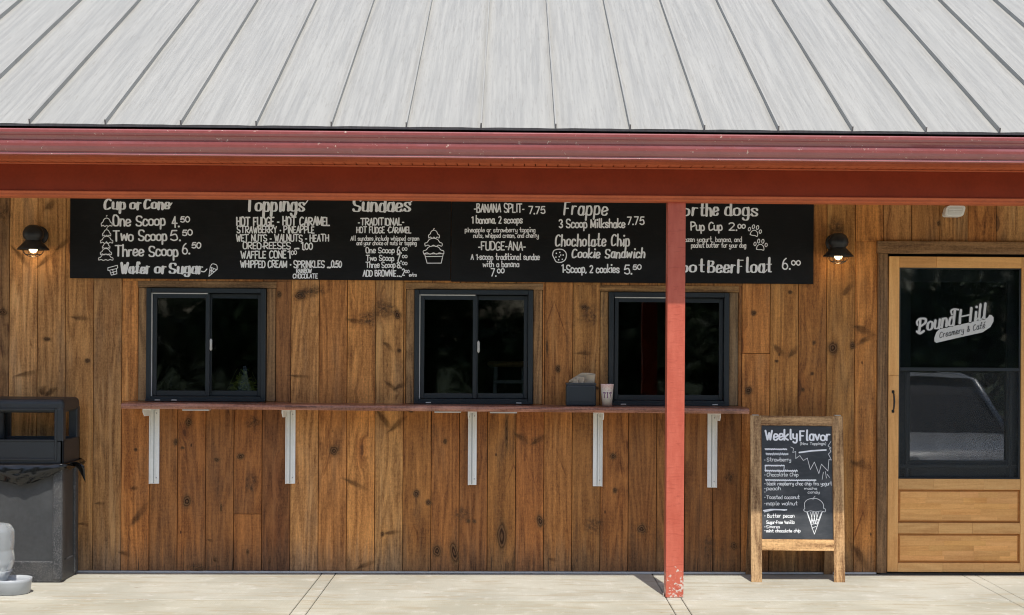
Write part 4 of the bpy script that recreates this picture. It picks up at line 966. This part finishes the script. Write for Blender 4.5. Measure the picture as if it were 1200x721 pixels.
# flood light above the door
yf = -.1; x = WX(1119.5, yf, 248); z = WZ(247.5, yf, 1119)
F = empty('security_light', (x, -.03, z), 'small white security light mounted on the boards above the screen door', 'outdoor light')
M['lens'] = paint('frosted_lens', (.75, .75, .72), .25, .05)
def rrect(m, hw, hh, y0, y1, sk_=.0, n=6, r=.02):
    pts = []
    for cx_, cz_, a0 in ((hw-r, hh-r, 0), (-hw+r, hh-r, 90), (-hw+r, -hh+r, 180), (hw-r, -hh+r, 270)):
        for i in range(n+1):
            a = R(a0+90*i/n); px, pz = cx_+r*math.cos(a), cz_+r*math.sin(a); pts.append((x+px+pz*sk_, y0, z+pz))
    m.poly(pts, (0, y1-y0, 0))
rrect(mm := MB(), .062, .036, -.10, -.03, .25); mm.build('lamp_housing', M['white'], F)
rrect(mm := MB(), .048, .024, -.104, -.099, .25, r=.012); mm.build('lens', M['lens'], F)
m = MB()
for i in range(3): m.box(x-.044, x+.044, -.1065, -.1035, z-.014+i*.012, z-.011+i*.012, .0005)
m.build('lens_rib', M['white'], F)

# ------------------------------------------------------------------ A-frame chalkboard
bl = Vector((WX(880.5, -.355, 684), -.355, 0)); brr = Vector((WX(990.5, -.355, 684), -.355, 0))
topy = -.23; ztop = WZ(487, topy, 934)
brr.z = -.004; N_u = (brr-bl); Wd = N_u.length; U = N_u.normalized()
tl = Vector((WX(880, topy, 487), topy, ztop)); V = (tl-bl); V -= U*V.dot(U); Hh = V.length; V.normalize(); Nn = U.cross(V).normalized()
if Nn.y > 0: Nn = -Nn
def SP(u, v, n): return bl+U*u+V*v+Nn*n
def suv(px, py):
    d = ray(px, py); t = (bl-CAM).dot(Nn)/d.dot(Nn); p = CAM+d*t-bl; return p.dot(U), p.dot(V)
def sbox(mb, u0, u1, v0, v1, n0, n1): mb.poly([SP(u0, v0, n0), SP(u1, v0, n0), SP(u1, v1, n0), SP(u0, v1, n0)], Nn*(n1-n0)); return mb
A = empty('sandwich_board', ((bl+brr)/2+Vector((0, .17, 0))), 'folding wooden A-frame chalkboard listing the weekly flavors beside the door', 'sandwich board')
lu, _ = suv(892.3, 560); ru_, _ = suv(976.3, 560); _, tv = suv(934, 498.5); _, bv = suv(934, 632.5); _, bv2 = suv(934, 645.5)
def sbb(name, *a, mat='signwood', col=(1, 1, 1)):
    m = MB(); sbox(m, *a); bmesh.ops.recalc_face_normals(m.bm, faces=m.bm.faces)
    bmesh.ops.bevel(m.bm, geom=m.bm.edges[:], offset=.002, segments=1, affect='EDGES'); return m.build(name, M[mat], A, col)
sbb('stile', 0, lu, 0, Hh, -.02, 0, col=(.85, .82, .80)); sbb('stile', ru_, Wd, -.0, Hh, -.02, .0005, col=(.92, .84, .76))
sbb('rail', lu, ru_, tv, Hh-.001, -.02, -.0015, mat='signwoodx', col=(.9, .84, .78)); sbb('rail', lu, ru_, bv2, bv, -.02, -.001, mat='signwoodx', col=(1.15, 1.05, .92))
m = MB(); sbox(m, lu-.005, ru_+.005, bv-.005, tv+.005, -.016, -.008); cb_ = m.build('chalkboard', M['slate'], A)
# thin liner round the slate
for a in ((lu, lu+.004, bv, tv), (ru_-.004, ru_, bv, tv), (lu+.004, ru_-.004, tv-.004, tv), (lu+.004, ru_-.004, bv, bv+.003)):
    m = MB(); sbox(m, *a, -.009, -.003); m.build('liner', M['signwood'], A, (.35, .3, .28))
# rear frame
b0 = Vector((bl.x+.012, -.05, 0)); b1 = Vector((brr.x-.012, -.04, 0)); t0 = tl+Vector((.012, .03, -.02)); t1 = t0+(b1-b0)
for p, q in ((b0, t0), (b1-Vector((.06, 0, 0)), t1-Vector((.06, 0, 0)))):
    m = MB(); m.poly([p, p+Vector((.06, 0, 0)), q+Vector((.06, 0, 0)), q], (0, .02, 0)); m.build('rear_leg', M['signwood'], A, (.5, .42, .36))
rc = b0+(t0-b0)*.32; m = MB(); m.poly([rc+Vector((.061, .001, 0)), rc+Vector((Wd-.085, .001, 0)), rc+Vector((Wd-.085, .001, .05)), rc+Vector((.061, .001, .05))], (0, .015, 0)); m.build('rear_rail', M['signwoodx'], A, (.5, .42, .36))
m = MB(); rb_ = b0+(t0-b0)*.40
m.poly([rc+Vector((.05, .021, .05)), rc+Vector((Wd-.08, .021, .05)), t1+Vector((-.05, .021, -.05)), t0+Vector((.05, .021, -.05))], (0, .006, 0)); m.build('rear_chalkboard', M['slate'], A)
m = MB(); 
for uu in (lu*.5, (Wd+ru_)/2): m.box(SP(uu, Hh, 0).x-.02, SP(uu, Hh, 0).x+.02, topy-.005, topy+.035, ztop-.001, ztop+.004, .001)
m.build('hinge', M['flash'], A)
def sput(px, py, h): u, v = suv(px, py); return tuple(SP(u, v, -.0078+h))
def sline(items, nm='lettering', mat='chalkthin'):
    k = Ink(sput)
    for it in items:
        t, x0, x1, by, cap = it[:5]; st = it[5] if len(it) > 5 else {}; kk = dict(w=.62, wob=.35); kk.update(st); k.text(t, x0, x1, by, cap, **kk)
    k.build(nm, M[mat], cb_)
sline([('Weekly', 897.6, 934, 515.2, 10.2, dict(w=2.0, nib=.2)), ('Flavor', 938, 972.5, 516, 10.4, dict(w=2.0, nib=.2))], mat='chalk')
sline([('(New Toppings)', 938, 968, 521.4, 2.9, dict(w=.5))])
for t, a, b, y, c in (('Strawberry', 899, 927, 540.6, 4), ('Chocolate Chip', 899, 935.5, 558.2, 3.8), ('black raspberry choc chip fro. yogurt', 899, 975, 568.7, 3.8), ('peach', 898.6, 915, 574.4, 3.8),
                      ('mocha', 943, 957.5, 573.8, 2.6), ('candy', 947, 960.5, 578.2, 2.6), ('Toasted coconut', 898.5, 937, 584.7, 3.9), ('maple walnut', 898.5, 934.5, 592, 3.9), ('Butter pecan', 899.5, 931, 606.5, 3.9),
                      ('Sugar-Free Vanilla', 898.5, 931, 613.8, 3.3), ("S'mores", 898.5, 914, 619, 3), ('mint chocolate chip', 898.5, 938, 623.8, 3.3)):
    sline([(t, a, b, y, c, dict(w=.5 if c < 3.1 else .66))])
def Z(x, y): return (875+x/8.483, 485+y/8.483)
k = Ink(sput)
def scrib(x0, x1, y, h, n=None):
    k = Ink(sput)
    pts = []; n = n or int((x1-x0)/9)
    for i in range(n+1):
        x = x0+(x1-x0)*i/n; pts.append(Z(x, y+(h if i % 2 else -h)*random.uniform(.5, 1)))
    k.stroke(Sharp(pts), .75); k.stroke([Z(x0, y-h*.3), Z((x0+x1)/2, y+random.uniform(-3, 3)), Z(x1, y)], 1.3); k.build('crossed_out_line', M['chalk'], cb_)
scrib(185, 400, 352, 9); scrib(195, 412, 400, 13); scrib(195, 412, 402, 12); scrib(185, 375, 515, 9); scrib(185, 505, 567, 12); scrib(190, 690, 660, 9); scrib(190, 480, 212*1.528+ (597.5-485-38.2)*8.483-212*1.528, 8) if False else None
k = Ink(sput); k.stroke([(895, 598.5), (903, 597.2), (922, 597.6)], 1.6); k.stroke([(896, 600), (910, 597), (920, 598.4)], 1.0); k.build('crossed_out_line', M['chalk'], cb_); k = Ink(sput)
k.stroke([Z(185, 515), Z(188, 572)], .9); k.stroke([Z(375, 515), Z(372, 560)], .8)
k.build('chalk_bracket', M['chalk'], cb_); k = Ink(sput); k.stroke([Z(525, 385), Z(650, 368), Z(790, 360)], 1.8)
k.build('crossed_out_line', M['chalk'], cb_)
draw(cb_, 'burst_drawing', [['-']+[Z(*p) for p in ((440, 330), (470, 345), (460, 385), (490, 375), (490, 445), (530, 415), (565, 465), (605, 440), (635, 555), (675, 480), (720, 595), (745, 500), (810, 570), (820, 455), (845, 460), (815, 400), (840, 375), (825, 345), (842, 340), (810, 320), (840, 275))],
     ['-', Z(765, 580), Z(752, 655)], ['-', Z(785, 575), Z(795, 640)], ['-', Z(800, 600), Z(828, 635)]], .55, sput, 'chalkthin')
cx_, cy_ = 954.2, 594.5
draw(cb_, 'ice_cream_drawing', [[(943.5, 596), (943, 590), (946, 586), (951, 584.4), (957, 584.4), (962, 587), (965, 591), (965.5, 596)], [(943.5, 596), (942, 598), (945, 600), (950, 598.8), (956, 600), (962, 599), (967, 600), (967.5, 597), (965.5, 595.5)],
     ['-', (945.6, 600), (954.6, 626.2), (964, 600)]]+[['-', (946.5+i*3.6, 600.5), (951+i*2.2, 614-i*.6)] for i in range(4)]+[['-', (963-i*3.6, 600.5), (957.5-i*2.2, 615-i*.6)] for i in range(4)]+[['-', (949.5+i, 611+i*4), (960-i*1.6, 609+i*4)] for i in range(3)]+[[(953, 585.6), (953, 585.6)], ['-', (953.3, 584), (955.4, 581.4)]], .6, sput, 'chalkthin')
k = Ink(sput)
for y in (540, 557.5, 567.8, 573.5, 577.5, 583.8, 591, 605.5, 618.4, 622.8): k.stroke([(896.6, y-.8), (896.6, y-.8)], .8)
k.build('bullet', M['chalkthin'], cb_)

# ------------------------------------------------------------------ trash can
yf_, ybk = -.43, -.075
xr_ = WX(73, yf_, 620); xl_ = xr_-.52
def cz(py): return WZ(py, yf_, 40)
TC = empty('trash_can', ((xl_+xr_)/2, -.25, 0), 'square charcoal trash can with open sided hood against the left boards', 'trash can')
zt0, zt1 = cz(545), cz(467.5); cw = .066
m = MB()   # body: corner posts, plinth, top band
for X in ((xl_, xl_+cw), (xr_-cw, xr_)):
    for Y in ((yf_, yf_+cw), (ybk-cw, ybk)): m.box(*X, *Y, .012, zt0, .012, 2)
m.box(xl_+.01, xr_-.01, yf_+.004, ybk-.004, .0, .135, .008, 2); m.box(xl_+.006, xr_-.006, yf_+.004, ybk-.004, zt0-.04, zt0-.001, .004)
body = m.build('bin_body', M['can'], TC)
e = .016
MB().box(xl_+cw-.01, xr_-cw+.01, yf_+e, yf_+e+.01, .13, zt0-.03).build('bin_panel', M['panel'], TC)
MB().box(xr_-e-.01, xr_-e, yf_+cw-.01, ybk-cw+.01, .13, zt0-.03).build('bin_panel', M['panel'], TC)
MB().box(xl_+e, xl_+e+.01, yf_+cw-.01, ybk-cw+.01, .13, zt0-.03).build('bin_panel', M['panel'], TC)
zo0, zo1 = cz(515.5), cz(484)
m = MB(); hx0, hx1, hy0, hy1 = xl_-.004, xr_+.004, yf_-.004, ybk+.004; pw = .058; bk = .022
m.box(hx0, hx1, hy0, hy1, zo1, zt1, .030, 4)
for X in ((hx0, hx0+pw), (hx1-pw, hx1)):
    for Y in ((hy0, hy0+pw), (hy1-pw, hy1)): m.box(*X, *Y, zo0-.02, zo1+.03, .008, 2)
m.box(hx0, hx1, hy0, hy0+bk, zt0, zo0, .006, 2); m.box(hx0, hx1, hy1-bk, hy1, zt0, zo0, .006, 2)
m.box(hx0, hx0+bk, hy0, hy1, zt0+.001, zo0-.001, .006, 2); m.box(hx1-bk, hx1, hy0, hy1, zt0+.001, zo0-.001, .006, 2)
mx_ = WX(10, hy1, 500); m.box(mx_-.022, mx_+.022, hy1-.02, hy1-.002, zo0-.01, zo1+.02, .003)
hood = m.build('bin_hood', M['darkplastic'], TC)
m = MB()   # raised surround and the sunken band under the front opening
fx1 = hx1-.052; fx0 = hx0+.052
m.box(fx1, fx1+.012, hy0-.008, hy0+.004, cz(540), zo1+.03, .003); m.box(fx0-.012, fx0, hy0-.008, hy0+.004, cz(540), zo1+.03, .003)
m.box(fx0, fx1, hy0-.008, hy0+.004, zo1+.014, zo1+.03, .003); m.box(fx0, fx1, hy0-.006, hy0+.004, zo0-.012, zo0+.002, .003); m.box(fx0, fx1, hy0-.008, hy0+.004, cz(540), cz(537), .003)
m.build('opening_surround', M['darkplastic'], hood)
MB().box(xl_+.03, xr_-.03, yf_+.03, ybk-.03, zt0-.02, zt0+.03).build('bin_throat', M['blackmetal'], TC)
# bin bag
def rim(u):      # walk round the can, starting at the front left corner
    xs_ = (hx0-.004, hx1+.004); ys_ = (hy0-.004, hy1+.002); a = xs_[1]-xs_[0]; b = ys_[1]-ys_[0]; s = u*2*(a+b)
    if s < a: return (xs_[0]+s, ys_[0], 0, -1)
    s -= a
    if s < b: return (xs_[1], ys_[0]+s, 1, 0)
    s -= b
    if s < a: return (xs_[1]-s, ys_[1], 0, 1)
    s -= a; return (xs_[0], ys_[1]-s, -1, 0)
m = MB(); tot = 2*((hx1-hx0)+(hy1-hy0)); fr_ = (hx1-hx0)/tot
from mathutils import noise as mn
def bagf(u, v):
    x, y, nx_, ny_ = rim(u % 1.0)
    if u <= fr_: t = u/fr_; dep = .040+.09*math.sin(math.pi*min(1, t*1.0))**1.1
    else: dep = .035+.015*math.sin(u*40)
    n_ = mn.noise(Vector((x*14+v*4, y*14, v*7))); n2 = mn.noise(Vector((x*11+v*5, y*11, v*13+3)))
    bulge = .016+.016*math.sin(math.pi*min(v*1.1, 1))+.012*n_*min(1, v*3)+.006*n2
    vz = zt0+.012-v*dep*(1+.15*n2)
    return (x+nx_*bulge, y+ny_*bulge, vz)
m.grid(bagf, 150, 9)
tx, ty, tz = hx1+.004, hy0+.08, zt0+.006
m.grid(lambda u, v: (tx+u*.115, ty+.02*math.sin(5*u)+(v-.5)*.05*(1-.4*u), tz+.012*math.sin(u*3)-.055*u*u*(.3+v)-.045*v*(u*.9+.3)), 8, 4)
bag = solidify(m.build('bin_bag', M['bag']), .0012)
tag(bag, 'black plastic bag folded over the rim of the charcoal trash can', 'trash bag')

# ------------------------------------------------------------------ gravity water bowl
yb_ = -.80
WB = empty('pet_water_dispenser', (WX(8, yb_, 690), yb_, 0), 'white pet water dispenser with clear ribbed bottle and bowl by the trash can', 'pet waterer')
def clearmat():
    s = NT('cloudy_clear_plastic'); v = s.coords()
    s.b.inputs['Transmission Weight'].default_value = .7; s.b.inputs['IOR'].default_value = 1.25
    return s.fin(s.mix(s.noise(v, 12, 3), (.62, .66, .68), (.78, .81, .82)), .08, Coat_Weight=.6)
M['bowl'] = paint('white_bowl_plastic', (.40, .42, .435), .35, .05)
bx = WX(14, yb_, 690); br_ = WX(37, yb_, 690)-bx; hb = WZ(677.5, yb_, 15)
MB().lathe([(.001, .002), (br_*.84, .0), (br_*.90, .006), (br_*.97, hb*.8), (br_, hb), (br_*.96, hb+.001), (br_*.90, hb*.75), (br_*.8, .012), (.001, .010)], (bx, yb_, 0), 44).build('bowl', M['bowl'], WB)
btx = WX(-1.5, yb_+.02, 650); r0 = WX(16.5, yb_+.02, 640)-btx; z0_, z1_ = WZ(669, yb_, 10), WZ(613, yb_, 10); hh = z1_-z0_
MB().lathe([(r0*.95, .0), (r0*1.0, .02), (r0*.98, hh*.05+.02), (r0*.8, hh*.12+.02), (.03, hh*.12+.02)], (btx, yb_+.02, hb*.2), 36).build('dispenser_base', M['bowl'], WB)
pr = []
for i in range(41):
    t = i/40; rr = r0*(1-.07*(1-abs(math.sin(t*math.pi*2.1+.3)))**1.5)*(1 if t < .82 else math.sqrt(max(0, 1-((t-.82)/.18)**2))*.75+.25)*(.82+.18*min(1, t*6))
    pr.append((rr, t*hh))
pr[-1] = (r0*.18, hh)
MB().lathe([(.001, 0)]+pr+[(.001, hh)], (btx, yb_+.02, z0_), 40).build('bottle', clearmat(), WB)
MB().lathe([(r0*.9, 0), (r0*.6, -.04), (r0*.58, -.07)], (btx, yb_+.02, z0_), 30).build('bottle_collar', M['bowl'], WB)

# ------------------------------------------------------------------ inside the windows
M['leafy'] = paint('yellow_green_leaves', (.62, .60, .12), .6, .4, scale=20)
x0, x1, z0, z1 = wins[0]; bxx = x0+(x1-x0)*.77
BQ = empty('wrapped_bouquet', (bxx, .16, z0+.02), 'yellow green bouquet in clear wrap seen through the left window', 'bouquet')
m = MB(); rs = random.Random(5)
for i in range(130):
    a = rs.uniform(0, 6.28); rr = rs.uniform(0, .09); h = .17*(1-rr/.12)*rs.uniform(.3, 1)+.02
    c = Vector((bxx+rr*math.cos(a), .16+rr*math.sin(a)*.5, z0+.02+h)); d = Vector((rs.uniform(-1, 1), rs.uniform(-1, 1), rs.uniform(-.2, 1))).normalized()*.028; n_ = d.orthogonal().normalized()*.008
    m.bm.faces.new([m.bm.verts.new(p) for p in (c-d, c+n_, c+d, c-n_)])
m.build('leaves', M['leafy'], BQ, recalc=False)
m = MB(); m.grid(lambda u, v: (bxx+(.13*(1-v*.75)+.01*math.sin(u*30))*math.cos(u*6.283), .16+(.075*(1-v*.75))*math.sin(u*6.283), z0+.02+v*.20+.01*math.sin(u*25)), 36, 6)
m.build('clear_wrap', M['glass'], BQ)
MB().box(x0-.3, x1+.3, .085, .45, z0-.02, z0+.018, .003).build('inner_counter', M['trimx'], B)
x0, x1, z0, z1 = wins[1]; sxx = x0+(x1-x0)*.80
M['pale'] = paint('pale_painted_wood', (.65, .60, .52), .5, .1)
ST = empty('bar_stool', (sxx, 1.3, .0), 'wooden bar stool with pale legs seen inside the middle window', 'stool')
MB().lathe([(.001, 0), (.15, 0), (.165, .012), (.165, .03), (.15, .04), (.001, .04)], (sxx, 1.3, 1.33), 28).build('seat', M['doorwood'], ST)
for a in (-1, 1):
    for b in (-1, 1): MB().tube([(sxx+a*.10, 1.3+b*.10, 1.33), (sxx+a*.16, 1.3+b*.16, .0)], .014, 8).build('leg', M['pale'], ST)
MB().box(sxx-.12, sxx+.12, 1.17, 1.19, 1.21, 1.235, .003).build('rung', M['pale'], ST)

# ------------------------------------------------------------------ what the glass reflects: a parked car and trees across the lot
M['bark'] = paint('grey_brown_bark', (.11, .085, .06), .9, .3, bump=.004)
def leafmat():
    s = NT('mixed_green_leaves'); v = s.n('NewGeometry').outputs['Position']
    a = s.noise(v, .9, 3); return s.fin(s.mix(s.ramp(a, .35, .65), (.04, .07, .02), (.11, .16, .045)), .6)
M['leaf'] = leafmat()
def tree_meshes(seed):
    rs = random.Random(seed); H = rs.uniform(9, 12)
    m = MB(); m.tube([(0, 0, -.2), (.1, 0, H*.3), (0, .1, H*.6), (.1, 0, H*.85)], [.26, .2, .13, .05], 9); limbs = []
    for i in range(9):
        a = rs.uniform(0, 6.28); z = H*rs.uniform(.18, .75); L = H*rs.uniform(.18, .3)*(1.15-z/H); e = (math.cos(a)*L, math.sin(a)*L, z+L*.45)
        m.tube([(0, 0, z), (e[0]*.5, e[1]*.5, z+L*.3), e], [.09, .06, .02], 6); limbs.append(e)
    cl = [(Vector((rs.gauss(0, 1.3), rs.gauss(0, 1.), rs.uniform(.3, 2.2))), rs.uniform(.9, 1.4)) for _ in range(9)]+[(Vector(e), rs.uniform(1.1, 1.9)) for e in limbs]+[(Vector((rs.gauss(0, 1.5), rs.gauss(0, 1.5), H*rs.uniform(.12, .95))), rs.uniform(.9, 1.7)) for _ in range(12)]
    c = MB()
    for i in range(5200):
        o, r = rs.choice(cl); d = Vector((rs.gauss(0, 1), rs.gauss(0, 1), rs.gauss(0, 1))).normalized()*r*rs.random()**.4
        p = o+d; u = Vector((rs.gauss(0, 1), rs.gauss(0, 1), rs.gauss(0, 1))).normalized(); w_ = u.orthogonal().normalized(); k_ = rs.uniform(.10, .22)
        c.bm.faces.new([c.bm.verts.new(q) for q in (p-u*k_, p+w_*k_*.55, p+u*k_, p-w_*k_*.55)])
    return m, c
protos = []
for sd_ in (1, 2, 3):
    t, c = tree_meshes(sd_); T0 = empty('leafy_tree', (0, 0, -.16))
    t.build('trunk', M['bark'], T0, origin=(0, 0, -.16)); c.build('crown', M['leaf'], T0, recalc=False, origin=(0, 0, -.16)); protos.append(T0)
rs = random.Random(3)
for i in range(24):
    x, y = -26+i*2.6+rs.uniform(-.6, .6), -25-rs.uniform(0, 5)-(i % 2)*3
    src = protos[i % 3]
    if i < 3: o = src
    else:
        o = src.copy(); C.objects.link(o)
        for ch in list(src.children): c_ = ch.copy(); C.objects.link(c_); c_.parent = o
    o.location = (x, y, -.16); o.rotation_euler.z = rs.uniform(0, 6); k_ = rs.uniform(.85, 1.15); o.scale = (k_, k_, k_)
    tag(o, 'leafy green tree across the lot, dimly mirrored in the serving windows', 'tree', 'trees across the parking lot')
# car: side profile lofted across its width
M['carpaint'] = paint('silver_car_paint', (.60, .62, .63), .25, .04, Metallic=.4)
M['carglass'] = paint('dark_car_glass', (.02, .025, .03), .05, .05)
M['chrome'] = paint('brushed_alloy', (.5, .5, .5), .3, .1, Metallic=.8)
CX0, CY0, G = 4.75, -5.6, -.165
CAR = empty('parked_car', (CX0, CY0-2.2, G), 'silver car parked facing the cafe, mirrored in the door glass', 'car')
def prof(y):    # top height of the body along its length (0 = nose)
    P = [(0, .45), (.12, .58), (.6, .68), (1.25, .76), (4.2, .98), (4.4, .9), (4.5, .6)]
    for (a, b), (c, d) in zip(P, P[1:]):
        if a <= y <= c: return b+(d-b)*(y-a)/(c-a)
    return P[-1][1]
def bodyf(u, v):
    y = 4.5*v; a = (u-.5)*2; hw = .90*(1-.18*max(0, 1-y/.7)**2-.1*max(0, (y-4.0)/.5)**2)
    if abs(a) < .6: return (CX0+hw*.92*a/.6, CY0-y, G+prof(y)+.03*(1-(a/.6)**2))
    t = (abs(a)-.6)/.4; z = prof(y)*(1-t)+.25*t
    return (CX0+math.copysign(hw*(.92+.08*math.sin(math.pi*min(1, t*1.3))), a), CY0-y, G+z)
m = MB(); m.grid(bodyf, 24, 40); m.box(CX0-.74, CX0+.74, CY0-.5, CY0-.01, G+.22, G+.47, .04, 3); m.build('body', M['carpaint'], CAR)
def cabf(u, v):
    P = [(1.10, .75), (1.80, 1.33), (2.2, 1.45), (3.2, 1.44), (3.9, 1.25), (4.25, 1.0)]
    j = v*(len(P)-1); i = min(int(j), len(P)-2); t = j-i; y = P[i][0]*(1-t)+P[i+1][0]*t; zt_ = P[i][1]*(1-t)+P[i+1][1]*t
    a = (u-.5)*2; hw = .80-.16*(zt_-.97)/.48
    if abs(a) < .6: return (CX0+hw*a/.6, CY0-y, G+zt_+.025*(1-(a/.6)**2))
    q = (abs(a)-.6)/.4; return (CX0+math.copysign(hw+(.83-hw)*q, a), CY0-y, G+zt_*(1-q)+.96*q)
MB().grid(cabf, 20, 20).build('windows', M['carglass'], CAR)
m = MB(); m.grid(lambda u, v: (CX0+(u-.5)*1.22, CY0-1.85-1.5*v, G+1.435+.035*math.sin(math.pi*v)+.02*(1-(2*u-1)**2)), 8, 8)
for s_ in (-1, 1): m.tube([(CX0+s_*.80, CY0-1.12, G+.77), (CX0+s_*.66, CY0-1.8, G+1.40), (CX0+s_*.64, CY0-2.4, G+1.46), (CX0+s_*.64, CY0-3.3, G+1.45), (CX0+s_*.80, CY0-4.2, G+1.0)], .035, 8)
m.build('roof_panel', M['carpaint'], CAR)
for s_ in (-1, 1):
    for yy in (.85, 3.6):
        w_ = MB().lathe([(.001, -.10), (.30, -.10), (.33, -.07), (.33, .07), (.30, .10), (.001, .10)], (CX0+s_*.80, CY0-yy, G+.33), 28, 'X').build('wheel', M['rubber'], CAR)
        MB().lathe([(.001, .125 if s_ > 0 else -.125), (.2, .11 if s_ > 0 else -.11), (.21, .09 if s_ > 0 else -.09)], (CX0+s_*.80, CY0-yy, G+.33), 20, 'X').build('rim', M['chrome'], w_)
    MB().box(CX0+s_*.60-.13, CX0+s_*.60+.13, CY0-.16, CY0-.03, G+.44, G+.55, .03, 3).build('headlight', M['lens'], CAR)
MB().box(CX0-.4, CX0+.4, CY0-.06, CY0+.005, G+.30, G+.42, .01).build('grille', M['rubber'], CAR)


# remove helper properties
for o in bpy.data.objects:
    if '_w' in o: del o['_w']
CAR.scale = (1, 1, .87)
for o in bpy.data.objects:
    if '_w' in o: del o['_w']
